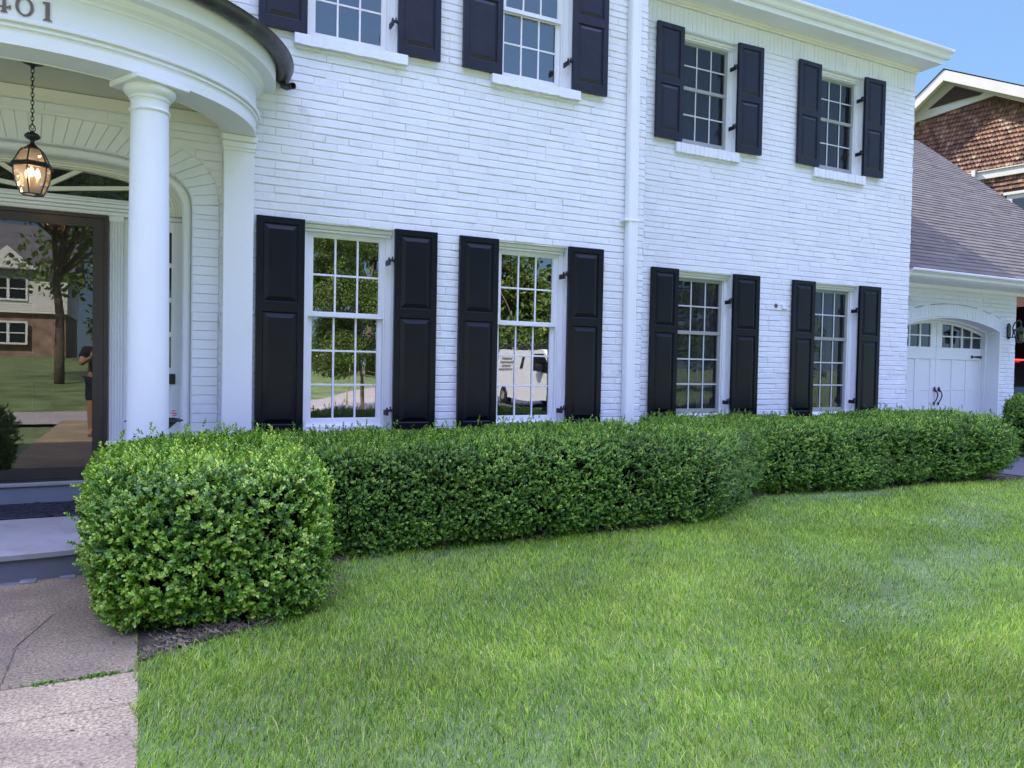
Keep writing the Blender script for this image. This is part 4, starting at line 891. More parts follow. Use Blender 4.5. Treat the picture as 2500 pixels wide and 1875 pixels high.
# front walk: separate slabs with score lines as real gaps
def walk_slabs(old):
    ys = [5.06, 3.885, 3.411, 3.10, 2.55, 1.55, 1.1, .2, -.8, -1.8, -2.8, -3.8]
    q = MB(); r = random.Random(3)
    if not old: q.box(-1.35, .012, -4.2, 5.0, GZ-.08, GZ-.004)
    for i in range(len(ys)-1):
        if (i < 2) != old: continue
        a, b_ = ys[i+1], ys[i]; g = .006 if i in (1, 3) else .0022
        cuts = [-1.352, -.462, .015] if i in (1, 2, 4) else [-1.352, .015]
        for c, d in zip(cuts, cuts[1:]):
            q.box(c+.0022, d-.0022, a+g, b_-g, GZ-.07, GZ+.004+r.uniform(-.001, .001), .003)
    return q
sm = M['concrete']
tag(walk_slabs(False).build('walkway', sm, None), kind='structure'); tag(walk_slabs(True).build('walkway', M['concrete_old'], None), kind='structure')
q = MB(); r = random.Random(8); cr = []
for a, c in (((-.475, 3.86), (-.36, 4.32)), ):                 # a crack in the slab
    pts = [(a[0]+(c[0]-a[0])*t+r.uniform(-.0015, .0015), a[1]+(c[1]-a[1])*t, GZ+.0065) for t in np.linspace(0, 1, 16)]
    for p, w in zip(pts, pts[1:]): q.add([(p[0]-.0016, p[1], p[2]), (p[0]+.0016, p[1], p[2]), (w[0]+.0016, w[1], w[2]), (w[0]-.0016, w[1], w[2])], [(0, 1, 2, 3)])
tag(q.build('walkway_crack', M['core'], None), kind='structure')
q = MB(); dv_ = [(y, float(gz(13.0, y))+.006) for y in (-1.4, -2.5, -4, -6, -9, -12, -15, -19)]
q.add([(x, y, z) for y, z in dv_ for x in (10.6, 16.8)], [(2*i, 2*i+1, 2*i+3, 2*i+2) for i in range(len(dv_)-1)])
q.add([(9.95, 7.75, GZ+.004), (10.05, 5.5, GZ+.004), (10.2, 3.0, GZ+.004), (10.6, -1.4, GZ+.004), (16.8, -1.4, GZ+.004), (16.8, 13.0, GZ+.004), (13.4, 13.0, GZ+.004), (13.4, 8.1, GZ+.004), (9.95, 8.1, GZ+.004)], [tuple(range(9))])
tag(q.build('driveway', M['asphalt'], None), kind='structure')
cl = [(-90, -9), (-40, -7.5), (-14, -6.8), (-6, -6.6), (0, -7.4), (5, -11.2), (10, -17.5), (18, -30), (30, -52), (45, -80)]
pp = []
for (a, c), (d, e) in zip(cl, cl[1:]): pp += [(a+(d-a)*t, c+(e-c)*t) for t in np.linspace(0, 1, 12)[:-1]]
vs = []
for i, (x, y) in enumerate(pp):
    x2, y2 = pp[min(i+1, len(pp)-1)]; x1, y1 = pp[max(i-1, 0)]; d = np.array([x2-x1, y2-y1]); d /= np.linalg.norm(d); nn = np.array([-d[1], d[0]])
    for s in (-2.6, 2.6): px_, py_ = x+nn[0]*s, y+nn[1]*s; vs.append((px_, py_, float(gz(px_, py_))+.05))
q = MB(); q.add(vs, [(2*i, 2*i+1, 2*i+3, 2*i+2) for i in range(len(pp)-1)]); tag(q.build('road', M['road'], None), kind='structure')

# ------------------------------------------------------------------ boxwood hedges
def leaves(base, dirv, nor, L, W, fold=.22):
    s = np.cross(nor, dirv); s = nrm(s); N = len(base); L = L[:, None]; W = W[:, None]
    up = nor*W*fold
    v = np.stack([base, base+dirv*L*.34+s*W*.46+up, base+dirv*L*.74+s*W*.42+up, base+dirv*L-nor*W*.08, base+dirv*L*.74-s*W*.42+up, base+dirv*L*.34-s*W*.46+up], 1).reshape(-1, 3)
    o = (np.arange(N)*6)[:, None]; f = np.concatenate([o+np.array([[0, 3, 2, 1]]), o+np.array([[0, 5, 4, 3]])], 1).reshape(-1, 4)
    return v, f
def sprigs(P, D, NRM, k, L, spread, rg, upb=.25, age=0.0):
    """k opposite pairs of leaves and a terminal rosette along a short shoot at each point"""
    N = len(P); V, F, T, G = [], [], [], []; off = 0
    D = nrm(D); a0 = nrm(np.cross(D, rg.normal(size=(N, 3)))); b0 = np.cross(D, a0)
    tint = np.clip(rg.normal(.44, .20, N)+age, 0, 1)
    step = L*.62
    for i in range(k):
        for sgn in (1, -1):
            ph = (i % 2)*PI/2+rg.normal(0, .3, N); rad = (a0*np.cos(ph)[:, None]+b0*np.sin(ph)[:, None])*sgn
            term = (i+1)/k; dr = nrm(D*(.45+.5*term)+rad*spread+np.array([0, 0, upb])+rg.normal(0, .14, (N, 3)))
            nn = nrm(D*.9-rad*.55+np.array([0, 0, .35])); nn = nrm(nn-dr*(nn*dr).sum(1, keepdims=True))
            sc = L*rg.uniform(.75, 1.15, N)*(.78+.22*(1-abs(term-.6)))
            v, f = leaves(P+D*(step*i), dr, nn, sc, sc*rg.uniform(.52, .66, N)); V.append(v); F.append(f+off); off += len(v)
            soft = nn if NRM is None else nrm(nn*.75+NRM*.55+np.array([0, 0, .45])); G.append(np.repeat(soft, 6, 0))
            T.append(np.repeat(np.clip(tint+.16*(term-.4)+rg.normal(0, .07, N), 0, 1), 2))
    return np.concatenate(V), np.concatenate(F), np.concatenate(T), np.concatenate(G)
def hull_points(N, h, n, rg, faces='top front left right back'):
    ar = {'top': h[0]*h[1], 'front': h[0]*h[2], 'back': h[0]*h[2], 'left': h[1]*h[2], 'right': h[1]*h[2]}
    if isinstance(faces, str): faces = {k: 1. for k in faces.split()}
    ks = list(faces); w = np.array([ar[k]*faces[k] for k in ks]); w /= w.sum(); out = []
    for k, c in zip(ks, (w*N).astype(int)):
        a, b_ = rg.uniform(-1, 1, c), rg.uniform(-1, 1, c); o = np.ones(c)
        out.append({'top': np.stack([a, b_, o], 1), 'front': np.stack([a, -o, b_], 1), 'back': np.stack([a, o, b_], 1), 'left': np.stack([-o, a, b_], 1), 'right': np.stack([o, a, b_], 1)}[k])
    p = np.concatenate(out); r = (np.abs(p)**n).sum(1, keepdims=True)**(1/n); p = p/r
    g = np.sign(p)*np.abs(p)**(n-1)/np.array(h); return p*np.array(h), nrm(g)
def hedge(name, label, c, h, n, N, L, k, seed, leafm, faces, bend=None, amp=.035, group=None, taper=.10, core=.82, cat='hedge', thin=.85):
    rg = np.random.default_rng(seed); c = np.array(c, float)
    T = thing(name, label, cat, group, loc=(c[0], c[1], GZ))
    n1, n2, n3, n4 = Noise3(2.6, seed+1), Noise3(6.5, seed+2), Noise3(11, seed+3), Noise3(26, seed+4)
    p, nr = hull_points(N, h, n, rg, faces)
    def place(p, nr, f=1.0):
        q = p.copy(); lo = np.clip((-(p[:, 2])/h[2]), 0, 1); q[:, :2] *= (1-taper*lo**2)[:, None]
        q = q+nr*(amp*n1(p)+amp*.8*n2(p)+.016*n4(p)*(f > .5))[:, None]
        if bend is not None: q = bend(q)
        return q+c
    m = n3(p)+.7*n2(p+3); keep = (m > -thin) | (rg.random(len(p)) < .38)
    low = (p[:, 2]+h[2])/(2*h[2]); keep &= rg.random(len(p)) < np.clip(.45+low*3.2, 0, 1)
    p, nr = p[keep], nr[keep]; m = m[keep]; q = place(p, nr)
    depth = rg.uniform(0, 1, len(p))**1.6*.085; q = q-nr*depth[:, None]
    shoot = (rg.random(len(p)) < .045)*rg.uniform(.01, .06, len(p)); q = q+nr*shoot[:, None]+np.array([0, 0, .5])*shoot[:, None]
    D = nrm(nr*.8+np.array([0, 0, .45])+rg.normal(0, .42, (len(p), 3)))
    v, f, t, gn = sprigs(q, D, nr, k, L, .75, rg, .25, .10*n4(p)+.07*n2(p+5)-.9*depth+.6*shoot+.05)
    # new growth on top and on the ends of long shoots is yellower
    np_mesh('foliage', v, f, leafm, T, t, normals=gn)
    # solid hull for the inner twigs: shade painted in near-black, blocks light
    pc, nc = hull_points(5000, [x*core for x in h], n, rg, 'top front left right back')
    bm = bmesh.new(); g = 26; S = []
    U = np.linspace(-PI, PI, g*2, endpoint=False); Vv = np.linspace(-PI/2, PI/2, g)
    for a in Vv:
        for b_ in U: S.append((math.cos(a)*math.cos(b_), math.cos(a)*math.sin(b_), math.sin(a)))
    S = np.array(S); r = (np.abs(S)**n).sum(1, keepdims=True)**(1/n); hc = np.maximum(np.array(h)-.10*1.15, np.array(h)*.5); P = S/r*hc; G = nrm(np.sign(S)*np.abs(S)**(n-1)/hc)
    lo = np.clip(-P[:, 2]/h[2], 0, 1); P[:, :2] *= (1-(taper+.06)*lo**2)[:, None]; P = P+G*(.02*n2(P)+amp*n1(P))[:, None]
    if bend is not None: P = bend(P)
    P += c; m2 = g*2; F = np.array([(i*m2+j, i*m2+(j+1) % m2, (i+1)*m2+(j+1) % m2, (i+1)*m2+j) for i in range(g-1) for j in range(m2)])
    np_mesh('inner_hull', P, F, M['core'], T, smooth=True)
    # bare stems at the foot
    r_ = random.Random(seed)
    for i in range(int(h[0]*5)+4):
        q_ = MB(); a = r_.uniform(-.75, .75)*h[0]; d = r_.uniform(-.80, -.2)*h[1]; z = -h[2]-.02; pt = [np.array([a, d, z]), np.array([a+r_.uniform(-.08, .08), d-r_.uniform(-.02, .10), z+.15]), np.array([a+r_.uniform(-.14, .14), d-r_.uniform(.0, .14), z+.34])]
        pt = np.array(pt); pt = (bend(pt) if bend is not None else pt)+c; q_.tube([tuple(x) for x in pt], [.008, .006, .003], 5)
        q_.build('stem', M['twig'], T)
    return T
ZT = -.505; HZ = (ZT-GZ+.02)/2; HC = (ZT+GZ-.02)/2
hedge('boxwood_shrub', 'large bright green boxwood shrub bulging over the walk by the porch steps', (.345, 4.45, HC-.012), (.55, .71, HZ+.005), 5.5, 14500, .0225, 4, 41, M['box'], dict(top=1.1, front=1.25, left=1, right=1, back=.3), amp=.035, cat='shrub', thin=.60, taper=.11)
hedge('boxwood_shrub', 'boxwood shrub across the walk, outside the left edge, mirrored in the door glass', (-1.84, 4.45, HC-.01), (.70, .76, HZ+.01), 3.6, 5000, .026, 3, 47, M['box_far'], 'top front right left back', amp=.03, cat='shrub', taper=.06)
def bend1(p):
    q = p.copy(); x = p[:, 0]; t = np.clip((x-1.15)/1.6, 0, 1); q[:, 1] += .66*t*t*(3-2*t); t2 = np.clip((-x-1.85)/.9, 0, 1); q[:, 1] -= .18*t2
    q[:, 2] += .02*np.sin(x*2.1+1); return q
HEDGE1 = hedge('boxwood_hedge', 'long clipped boxwood hedge below the two tall windows, between shrub and far hedge', (2.86, 5.45, HC-.025), (2.78, .64, HZ-.025), 7.0, 42000, .0175, 4, 52, M['box_far'], dict(top=1.0, front=1.35, left=.5, right=1.2, back=.12), bend1, amp=.035, group='boxwood hedge run along the house front')
def bend2(p):
    q = p.copy(); x = p[:, 0]; q[:, 1] -= .085*x; q[:, 2] += .035*np.exp(-((x-.9)/.8)**2)*(p[:, 2] > 0)-.03*np.exp(-((x+.2)/.4)**2)*(p[:, 2] > 0); return q
hedge('boxwood_hedge', 'darker clipped boxwood hedge ending in a rounded tip before the driveway', (7.22, 6.25, HC-.022), (2.55, .66, HZ-.030), 5.5, 30000, .0205, 4, 63, M['box_far'], dict(top=1.0, front=1.35, left=1.0, right=1.0, back=.1), bend2, amp=.04, group='boxwood hedge run along the house front')
hedge('evergreen_shrub', 'small dark bluish green shrub at the foot of the garage pier', (12.72, 7.12, GZ+.43), (.36, .36, .49), 2.4, 5200, .026, 4, 71, M['box_far'], 'top front left right', amp=.06, cat='shrub')
# a clump of bare twigs where the hedge has died back at its foot
q = MB(); r_ = random.Random(15)
for i in range(22):
    a = r_.uniform(-1.3, 1.3); L = r_.uniform(.14, .34); x0, y0 = 4.05, 5.02
    q.tube([(x0, y0+.05, GZ), (x0+math.sin(a)*L*.5, y0-.04-r_.uniform(0, .05), GZ+L*.4), (x0+math.sin(a)*L*1.1, y0-.07-r_.uniform(0, .10), GZ+L*r_.uniform(.5, .9))], [.006, .004, .0015], 5)
q.build('bare_twigs', M['twig'], HEDGE1)
# mulch below the hedges
def strip(name, pts, m, dz, kind):
    q = MB(); q.add([(x, y, GZ+dz) for x, y in pts], [tuple(range(len(pts)))]); return tag(q.build(name, m, None), kind=kind)
bed = [(.016, 5.0), (.016, 3.53), (.18, 3.64), (.45, 3.75), (.74, 3.93), (.94, 4.2), (1.04, 4.66), (1.30, 4.93), (2.2, 4.96), (3.0, 4.92), (3.7, 4.88), (4.25, 5.04), (4.7, 5.3), (5.2, 5.62), (5.8, 5.78), (7.2, 5.70), (8.6, 5.56), (9.5, 5.46), (10.0, 5.6), (9.95, 7.25), (4.75, 7.25), (4.74, 6.5), (.85, 6.5)]
strip('soil_bed', bed, M['soil'], .0, 'structure')
# ------------------------------------------------------------------ lawn
def in_poly(x, y, poly):
    c = np.zeros(len(x), bool); j = len(poly)-1
    for i in range(len(poly)):
        (xi, yi), (xj, yj) = poly[i], poly[j]
        c ^= ((yi > y) != (yj > y)) & (x < (xj-xi)*(y-yi)/(yj-yi+1e-12)+xi); j = i
    return c
def lawn():
    rg = np.random.default_rng(5); n1, n2, n3 = Noise3(2.2, 1), Noise3(6.0, 2), Noise3(1.0, 3)
    V, F, T, NN = [], [], [], []; off = 0
    bands = [(0, 3.2, 17000, .0030, 3), (3.2, 4.4, 12500, .0033, 3), (4.4, 6.2, 9000, .0036, 2), (6.2, 9.0, 5200, .0048, 2), (9.0, 16, 2600, .007, 2)]
    for d0, d1, dens, w, seg in bands:
        x = rg.uniform(-.1, 13.5, int(13.6*8*dens)); y = rg.uniform(-1.2, 6.2, len(x)) if False else rg.uniform(.3, 6.1, len(x))
        n_ = int(13.6*5.8*dens); x, y = x[:n_], y[:n_]
        dep = x*.445+y*.895; lat = x*.895-y*.445
        k = (dep >= d0) & (dep < d1) & (np.abs(lat) < dep*.80+.3) & (x > .004+.022*n2(np.stack([x*3, y*4, y*0], 1))); x, y = x[k], y[k]
        ed = .05*n2(np.stack([x, y, x*0], 1))
        # the turf thins out under the hedge instead of stopping at a line
        k = ~in_poly(x, y+.04+ed, bed) | ((rg.random(len(x)) < .16) & ~in_poly(x, y-.15, bed)); k &= ~((x > 9.97) & (y > 5.4)) & (x < 10.1+.0*y+(5.5-y)*.06); x, y = x[k], y[k]
        k = ~((x > -.2) & (x < 1.2) & (np.hypot((x-.37)/.60, (y-4.45)/.76) < .95)); x, y = x[k], y[k]
        N = len(x); P = np.stack([x, y, np.zeros(N)], 1)
        cl = n1(P); c2 = n2(P)
        k = rg.random(N) < np.clip(1.05+.5*cl+.35*c2, .35, 1); x, y, P, cl, c2 = x[k], y[k], P[k], cl[k], c2[k]; N = len(x)
        P[:, 2] = GZ-.004
        ht = np.clip(rg.normal(.027, .009, N)*(1+.30*c2+.15*cl), .010, .062); ht *= np.where(rg.random(N) < .03, 1.5, 1)
        th = rg.uniform(0, 2*PI, N)+n3(P)*1.2; ln = np.abs(rg.normal(.50, .35, N))
        lean = np.stack([np.cos(th)*ln, np.sin(th)*ln, np.zeros(N)], 1); lean += np.stack([.22*n1(P+5), .22*n1(P+9), np.zeros(N)], 1)
        a = rg.uniform(0, 2*PI, N); side = np.stack([np.cos(a), np.sin(a), np.zeros(N)], 1)*(w*rg.uniform(.6, 1.3, N)/2)[:, None]
        up = np.array([0, 0, 1.])
        fl = np.sign((side*np.stack([lean[:, 1], -lean[:, 0], lean[:, 2]], 1)).sum(1)+1e-9)
        side = side*fl[:, None]
        H = ht[:, None]
        if seg == 3:
            m1 = P+up*H*.45+lean*H*.30; m2 = P+up*H*.80+lean*H*.72; tp = P+up*H*(1-.25*np.minimum(ln, 1)[:, None])+lean*H*1.15
            v = np.stack([P-side, P+side, m1-side*.9, m1+side*.9, m2-side*.6, m2+side*.6, tp-side*.08, tp+side*.08], 1).reshape(-1, 3); nv_ = 8; ff = np.array([[0, 1, 3, 2], [2, 3, 5, 4], [4, 5, 7, 6]])
        else:
            m1 = P+up*H*.6+lean*H*.42; tp = P+up*H+lean*H*1.1
            v = np.stack([P-side, P+side, m1-side*.85, m1+side*.85, tp-side*.1, tp+side*.1], 1).reshape(-1, 3); nv_ = 6; ff = np.array([[0, 1, 3, 2], [2, 3, 5, 4]])
        o = (np.arange(N)*nv_)[:, None, None]; f = (o+ff[None]).reshape(-1, 4)+off; off += len(v)
        c3 = Noise3(15, 21)(P); dry = np.clip(Noise3(1.7, 33)(P)+.5*Noise3(5, 34)(P)-.95, 0, .5)
        t = np.clip(.36+.13*cl+.12*c2+.10*c3+rg.normal(0, .25, N), 0, .95); t = np.where(rg.random(N) < .025+dry*.12, rg.uniform(.9, 1.0, N), t)
        V.append(v); F.append(f); T.append(np.repeat(t, len(ff)))
        gn = nrm(np.stack([-lean[:, 0]*.35, -lean[:, 1]*.35, np.ones(N)], 1)+rg.normal(0, .22, (N, 3))); NN.append(np.repeat(gn, nv_, 0))
    o = np_mesh('grass', np.concatenate(V), np.concatenate(F), M['grass'], None, np.concatenate(T), normals=np.concatenate(NN)); o['kind'] = 'stuff'
    print('blades faces', sum(len(f) for f in F))
lawn()
# dead clippings and straw along the edge of the bed
def straw():
    rg = np.random.default_rng(9); q = MB(); r = random.Random(9)
    edge = bed[1:18]
    for i in range(3200):
        k = r.randrange(len(edge)-1); t = r.random(); a = edge[k]; b_ = edge[k+1]
        x, y = a[0]+(b_[0]-a[0])*t, a[1]+(b_[1]-a[1])*t; x += r.gauss(0, .06); y += r.gauss(.05, .07)
        if x < .03: continue
        L = r.uniform(.012, .055); th = r.random()*PI; z = GZ+r.uniform(.001, .016); w = r.uniform(.0005, .0011); dx, dy = math.cos(th)*L/2, math.sin(th)*L/2
        q.add([(x-dx-dy*w/L*2, y-dy+dx*w/L*2, z), (x-dx+dy*w/L*2, y-dy-dx*w/L*2, z), (x+dx+dy*w/L*2, y+dy-dx*w/L*2, z+r.uniform(0, .02)), (x+dx-dy*w/L*2, y+dy+dx*w/L*2, z+.004)], [(0, 1, 2, 3)], r.random())
    for i in range(260):                      # bits blown over the walk and the turf
        x, y = (r.uniform(-1.3, 0), r.uniform(2.0, 4.9)) if i < 150 else (r.uniform(.1, 7), r.uniform(1.8, 4.7))
        if i >= 150 and in_poly(np.array([x]), np.array([y]), bed)[0]: continue
        z = GZ+(.007 if i < 150 else .03); L = r.uniform(.004, .016); th = r.random()*2*PI; dx, dy = math.cos(th)*L, math.sin(th)*L; w = r.uniform(.25, .5)
        q.add([(x-dx, y-dy, z), (x+dy*w, y-dx*w, z+.002), (x+dx, y+dy, z+.004), (x-dy*w, y+dx*w, z+.001)], [(0, 1, 2, 3)], r.random())
    o = q.build('straw_litter', M['straw'], None); o['kind'] = 'stuff'
straw()
# weeds in the joint of the walk
rg = np.random.default_rng(77); N = 200; wx = rg.uniform(-1.3, .01, N); wx[:110] = rg.normal(-.13, .05, 110); wx[110:150] = rg.normal(-.31, .025, 40); wx = np.clip(wx, -1.3, .012); wy = 3.411+rg.normal(0, .008, N)
wp = np.stack([wx, wy, np.full(N, GZ+.002)], 1); v, f, t, gn = sprigs(wp, np.array([0, 0, 1.])+rg.normal(0, .5, (N, 3)), None, 2, .010, .9, rg, .25, -.14); o = np_mesh('weeds', v, f, M['box'], None, t); o['kind'] = 'stuff'
# ------------------------------------------------------------------ across the road: what the windows reflect
def tree(name, label, x, y, H, crown, nleaf, ls, seed, tr=.17, group=None, leafm=None, low=.35):
    rg = np.random.default_rng(seed); r = random.Random(seed); z0 = float(gz(x, y)); T = thing(name, label, 'tree', group, loc=(x, y, z0))
    q = MB(); pts = [(x+r.uniform(-.1, .1)*i*.4, y+r.uniform(-.1, .1)*i*.4, z0-.1+H*.62*i/6) for i in range(7)]; q.tube(pts, [tr*(1.25-.12*i) for i in range(7)], 12)
    cl = []
    for i in range(crown[3]):
        a = r.uniform(0, 2*PI); e = r.uniform(-1, 1); rad = crown[0]*math.sqrt(r.random()); c = np.array([x+rad*math.cos(a), y+rad*math.sin(a), z0+crown[1]+crown[2]*e]); cl.append((c, crown[0]*r.uniform(.28, .5)))
        s = pts[min(6, 3+i % 4)]; q.tube([s, tuple((np.array(s)+c)/2+np.array([0, 0, .2])), tuple(c)], [tr*.45, tr*.28, tr*.1], 6)
    q.build('trunk', M['bark'], T, smooth=True)
    P = []; 
    for c, rad in cl:
        k = nleaf//len(cl); d = nrm(rg.normal(size=(k, 3))); P.append(c+d*(rad*rg.uniform(.35, 1.1, k)**.6)[:, None]*np.array([1, 1, .75]))
    P = np.concatenate(P); N = len(P); D = nrm(rg.normal(size=(N, 3))+np.array([0, 0, -.2])); nn = nrm(np.cross(D, rg.normal(size=(N, 3)))); L = ls*rg.uniform(.7, 1.3, N)
    v, f = leaves(P, D, nn, L, L*.6); np_mesh('crown', v, f, leafm or M['leaf'], T, np.repeat(np.clip(rg.normal(.5, .25, N), 0, 1), 2))
    return T
YT = tree('young_tree', 'young staked tree in full leaf on the front lawn, reflected in the left tall window', 5.7, -7.6, 5.4, (1.45, 3.15, 1.85, 30), 52000, .06, 3, .04)
for dx in (-.45, .5):
    q = MB(); zz = float(gz(5.7+dx, -7.4)); q.tube([(5.7+dx, -7.4, zz-.1), (5.7+dx, -7.4, zz+1.45)], .025, 8); q.tube([(5.7+dx, -7.4, zz+1.2), (5.7, -7.6, zz+1.25)], .006, 5); q.build('stake', M['wood'], YT)
tree('shade_tree', 'tall shade tree with a bare trunk across the road, reflected in the door glass', -2.64, -20, 13, (4.8, 9.2, 3.4, 34), 42000, .13, 5, .145)
for i, (x, y, h, s) in enumerate(((1.5, -36, 17, 11), (7.5, -41, 18, 12), (14, -36, 19, 13), (21, -36, 18, 14), (29, -34, 15, 15), (35, -24, 15, 16), (-24, -46, 16, 17))):
    tree('background_tree', ['dark broad tree across the road, first from the white house', 'dark broad tree across the road, second from the white house', 'dark broad tree across the road, third from the white house', 'dark broad tree across the road, fourth from the white house', 'dark broad tree across the road, behind the far bend', 'dark broad tree across the road, nearest the driveway', 'dark broad tree behind the white house'][i], x, y, h, (5.2, h*.48, h*.36, 26), 9000, .36, s, .25, 'trees across the road')
OH = thing('suburban_house', 'white sided and red brick two storey house across the road', 'house', loc=(-12, -41, 0))
hz = float(gz(-8, -41)); q = MB(); q.box(-22, -3.9, -50, -40.4, hz-.5, hz+2.6); q.build('brick_storey', M['redbrick'], OH)
q = MB()
for i in range(17): z = hz+2.6+i*.15; q.prism([(-40.4+.25, z), (-40.4+.25+.03, z), (-40.4+.25+.008, z+.15), (-40.4+.25, z+.15)], -22.2, -3.8, ax='x')
q.box(-22.2, -3.8, -50, -40.2, hz+2.6, hz+5.15); q.build('siding_storey', M['siding'], OH)
q = MB(); q.prism([(-39.6, hz+5.1), (-45.2, hz+8.6), (-50.8, hz+5.1)], -22.6, -3.4, ax='x'); q.build('roof', M['slate'], OH)
for gx0 in (-6.85, -14.5):
    q = MB(); q.prism([(gx0-1.5, hz+5.15), (gx0+1.5, hz+5.15), (gx0, hz+6.5)], -44, -39.75); q.build('gable', M['siding'], OH)
    for za, zb in ((.7, 2.1), (3.3, 4.7)):
        q = MB(); q.ring([(gx0-1.0, hz+za), (gx0+1.0, hz+za), (gx0+1.0, hz+zb), (gx0-1.0, hz+zb)], [(gx0-.88, hz+za+.12), (gx0+.88, hz+za+.12), (gx0+.88, hz+zb-.12), (gx0-.88, hz+zb-.12)], -40.2, -40.05); q.box(gx0-.07, gx0+.07, -40.19, -40.06, hz+za+.1, hz+zb-.1); q.box(gx0-.9, gx0+.9, -40.18, -40.08, hz+(za+zb)/2-.03, hz+(za+zb)/2+.03)
        f = q.build('window', M['trim'], OH); q = MB(); q.box(gx0-.9, gx0+.9, -40.115, -40.10, hz+za+.1, hz+zb-.1); q.build('pane', M['darkglass'], f)
OH2 = thing('gabled_house', 'cream sided house with a gable end across the road', 'house', loc=(3.2, -31, 0))
hz = float(gz(3.6, -31)); q = MB(); q.prism([(1.2, hz-.5), (5.6, hz-.5), (5.6, hz+4.6), (3.4, hz+6.3), (1.2, hz+4.6)], -38, -30.2); q.build('wall', M['siding'], OH2)
q = MB(); q.prism([(.9, hz+4.4), (3.4, hz+6.35), (5.9, hz+4.4), (5.9, hz+4.6), (3.4, hz+6.55), (.9, hz+4.6)], -38.2, -29.9); q.build('roof', M['slate'], OH2)
for za, zb in ((.4, 2.2), (3.2, 4.3)):
    q = MB(); q.ring([(2.6, hz+za), (4.2, hz+za), (4.2, hz+zb), (2.6, hz+zb)], [(2.7, hz+za+.1), (4.1, hz+za+.1), (4.1, hz+zb-.1), (2.7, hz+zb-.1)], -30.2, -30.1); q.box(3.37, 3.43, -30.19, -30.11, hz+za+.1, hz+zb-.1); f = q.build('window', M['trim'], OH2)
    q = MB(); q.box(2.7, 4.1, -30.19, -30.15, hz+za+.1, hz+zb-.1); q.build('pane', M['darkglass'], f)
# van parked on the apron, seen in the right tall window's glass
VX, VY, VA = 13.9, -11.6, R(88)
vzz = float(gz(VX, VY)); VAN = bpy.data.objects.new('cargo_van', None); COL.objects.link(VAN); tag(VAN, 'white cargo van with a roof rack, reflected in the second tall window', 'van'); VAN.location = (VX, VY, vzz); VAN.rotation_euler = (0, 0, VA)
def vb(q, nm, m, par=None, **k):
    o = q.build(nm, m, None, **k); o.parent = par or VAN; return o
q = MB(); side = [(-2.4, .45), (-2.45, .9), (-2.40, 1.25), (-2.25, 1.98), (-2.1, 2.05), (1.0, 2.06), (1.25, 2.0), (1.95, 1.30), (2.75, 1.12), (2.9, .95), (2.92, .45), (2.7, .32), (-2.3, .32)]
n = len(side); vs = [(x, yy*(1-.10*max(0, z-1.2)), z) for yy in (-.98, .98) for x, z in side]; q.add(vs, [tuple(range(n)), tuple(range(n, 2*n))]+[(i, (i+1) % n, n+(i+1) % n, n+i) for i in range(n)]); vb(q, 'body', M['van'], auto=30)
for s in (-1, 1):
    f = lambda x, z: (x, s*(.985*(1-.10*max(0, z-1.2))+.004), z)
    q = MB(); q.add([f(.55, 1.25), f(1.75, 1.25), f(1.28, 1.85), f(.62, 1.88)], [(0, 1, 2, 3)]); vb(q, 'side_window', M['darkglass'])
    q = MB(); q.add([f(-.35, 1.32), f(-.15, 1.32), f(-.15, 1.82), f(-.35, 1.82)], [(0, 1, 2, 3)]); vb(q, 'side_window', M['darkglass'])
    q = MB()
    for i, (a, c) in enumerate(((-2.0, -1.15), (-2.1, -1.05), (-1.95, -1.2), (-2.15, -1.0))):
        x = a
        while x < c: q.add([f(x, 1.72-i*.14), f(x+.05, 1.72-i*.14), f(x+.05, 1.79-i*.14), f(x, 1.79-i*.14)], [(0, 1, 2, 3)]); x += .08
    vb(q, 'lettering', M['black'])
    q = MB(); q.box(1.1, 1.35, min(s*1.0, s*1.2), max(s*1.0, s*1.2), 1.28, 1.5, .03); vb(q, 'mirror', M['black'])
    for x in (-1.55, 1.95):
        q = MB(); q.lathe([(.0, -.12), (.33, -.12), (.37, -.08), (.37, .08), (.33, .12), (0, .12)], 0, 0, 24); q.v = [(x+a, s*.90+z, .37+c) for a, c, z in q.v]; w = vb(q, 'wheel', M['black'], auto=40)
        q = MB(); q.lathe([(0, .0), (.2, .0), (.2, .025), (0, .03)], 0, 0, 18); q.v = [(x+a, s*(1.02+z), .37+c) for a, c, z in q.v]; vb(q, 'rim', M['chrome'], w)
q = MB(); q.add([(1.30, -.82, 1.98), (1.30, .82, 1.98), (1.96, .9, 1.33), (1.96, -.9, 1.33)], [(0, 1, 2, 3)]); q.v = [(x+.012, y, z+.012) for x, y, z in q.v]; vb(q, 'windscreen', M['darkglass'])
q = MB()
for x in (-1.8, -.4, .9): q.box(x-.02, x+.02, -.9, .9, 2.18, 2.22); q.box(x-.02, x+.02, -.88, -.84, 2.04, 2.18); q.box(x-.02, x+.02, .84, .88, 2.04, 2.18)
for y in (-.86, 0, .86): q.tube([(-2.0, y, 2.24), (1.1, y, 2.24)], .025, 8)
vb(q, 'roof_rack', M['iron'])
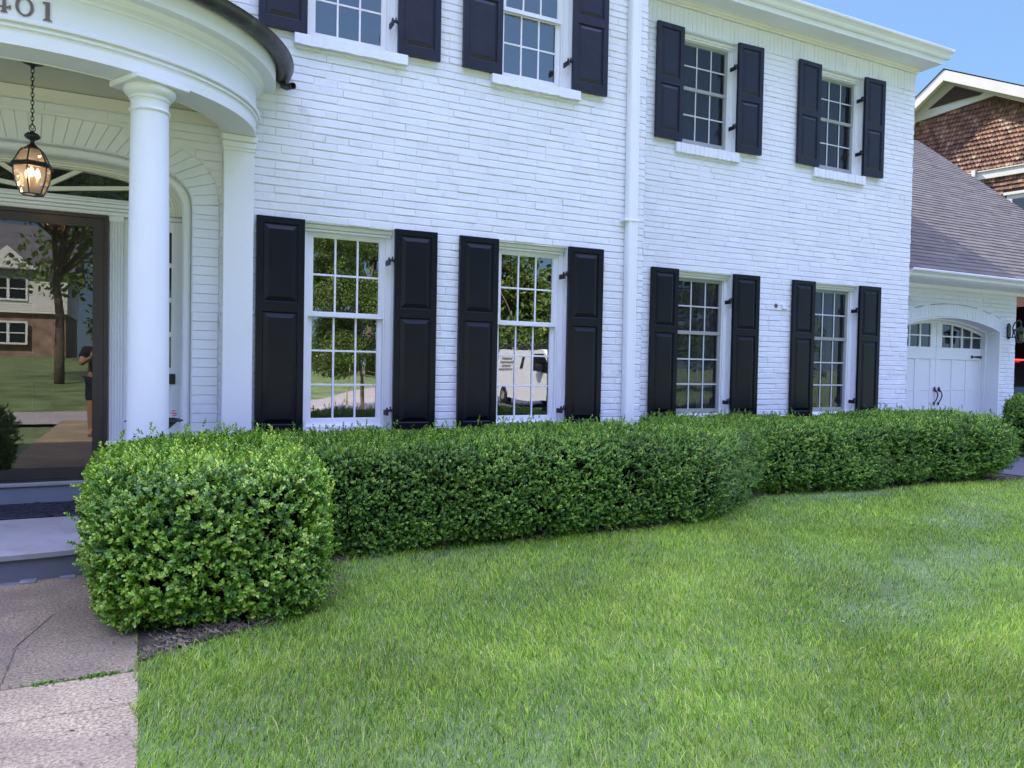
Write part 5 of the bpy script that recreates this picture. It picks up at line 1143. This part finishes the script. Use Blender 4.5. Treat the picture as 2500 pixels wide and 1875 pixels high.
# ------------------------------------------------------------------ the photographer, mirrored in the storm door
def skinned(name, pts, edges, rad, m, parent, sub=2):
    me = bpy.data.meshes.new(name); me.from_pydata(pts, edges, []); o = link(name, me, m, parent)
    md = o.modifiers.new('skin', 'SKIN'); lay = me.skin_vertices[0].data
    for i, r_ in enumerate(rad): lay[i].radius = (r_, r_) if not isinstance(r_, tuple) else r_; lay[i].use_root = (i == 0)
    md.use_smooth_shade = True; s = o.modifiers.new('sub', 'SUBSURF'); s.levels = sub; s.render_levels = sub; return o
PXX, PYY = -.545, -.42; pz = float(gz(PXX, PYY))
PER = thing('person', 'person in dark shirt and navy shorts, mirrored in the door glass', 'person', loc=(PXX, PYY, pz))
def W(p): return (PXX+p[0], PYY+p[1], pz+p[2])
pts = [(0, 0, .95), (0, .01, 1.15), (0, .0, 1.36), (0, .0, 1.49), (0, .02, 1.56), (0, .03, 1.66), (0, .03, 1.72),
       (-.19, 0, 1.40), (-.25, .10, 1.18), (-.12, .30, 1.27), (-.085, .345, 1.29), (.19, 0, 1.40), (.25, .10, 1.18), (.14, .30, 1.27), (.105, .345, 1.29),
       (-.10, 0, .90), (-.12, .02, .50), (-.12, -.02, .09), (-.13, .13, .035), (.10, 0, .90), (.12, .02, .50), (.12, -.02, .09), (.13, .13, .035)]
ed = [(0, 1), (1, 2), (2, 3), (3, 4), (4, 5), (5, 6), (2, 7), (7, 8), (8, 9), (9, 10), (2, 11), (11, 12), (12, 13), (13, 14), (0, 15), (15, 16), (16, 17), (17, 18), (0, 19), (19, 20), (20, 21), (21, 22)]
rad = [.145, .135, .15, .06, .07, .095, .075, .065, .045, .032, .028, .065, .045, .032, .028, .09, .062, .042, .038, .09, .062, .042, .038]
skinned('body', [W(p) for p in pts], ed, rad, M['skin'], PER)
skinned('shirt', [W(p) for p in [(0, 0, .93), (0, .01, 1.15), (0, 0, 1.36), (0, 0, 1.46), (-.19, 0, 1.40), (-.235, .06, 1.26), (.19, 0, 1.40), (.235, .06, 1.26)]], [(0, 1), (1, 2), (2, 3), (2, 4), (4, 5), (2, 6), (6, 7)], [.17, .155, .17, .08, .085, .07, .085, .07], M['cloth'], PER)
skinned('shorts', [W(p) for p in [(0, 0, .96), (-.10, 0, .88), (-.12, .015, .55), (.10, 0, .88), (.12, .015, .55)]], [(0, 1), (1, 2), (0, 3), (3, 4)], [.17, .115, .09, .115, .09], M['shorts'], PER)
q = MB(); q.lathe([(0, 1.80), (.06, 1.79), (.098, 1.74), (.108, 1.68), (.09, 1.62)], 0, 0, 20); q.v = [W((x, y*1.1-.0+.015, z)) for x, y, z in q.v]; q.build('hair', M['hair'], PER, smooth=True)
q = MB(); q.lathe([(0, .024), (.012, .012), (.016, 0), (0, -.004)], 0, 0, 8); q.v = [W((x, .145+y*.5, 1.655+z)) for x, y, z in q.v]; q.build('nose', M['skin'], PER, smooth=True)
for s in (-1, 1):                           # hands with five fingers closing on the phone
    hp = [(s*.098, .35, 1.292), (s*.088, .368, 1.325)]; he = [(0, 1)]; hr = [.026, .030]
    for k, (a, L) in enumerate(((-.024, .066), (-.008, .075), (.008, .07), (.024, .058))):
        b_ = len(hp); hp += [(s*(.088+a*.4), .372-a*.5, 1.335+a*.4), (s*(.082+a*.3), .39-a*.4, 1.34+a+.01), (s*(.062), .395-a*.2, 1.345+a)]; he += [(1, b_), (b_, b_+1), (b_+1, b_+2)]; hr += [.011, .009, .008]
    b_ = len(hp); hp += [(s*.075, .345, 1.335), (s*.06, .352, 1.365)]; he += [(1, b_), (b_, b_+1)]; hr += [.011, .009]
    skinned('hand', [W(p) for p in hp], he, hr, M['skin'], PER, 1)
q = MB(); q.box(-.075, .075, .366, .375, 1.315, 1.388, .004); q.v = [W(p) for p in q.v]; tag(q.build('phone', M['car'], None), 'black phone held up in front of the person mirrored in the door', 'phone')
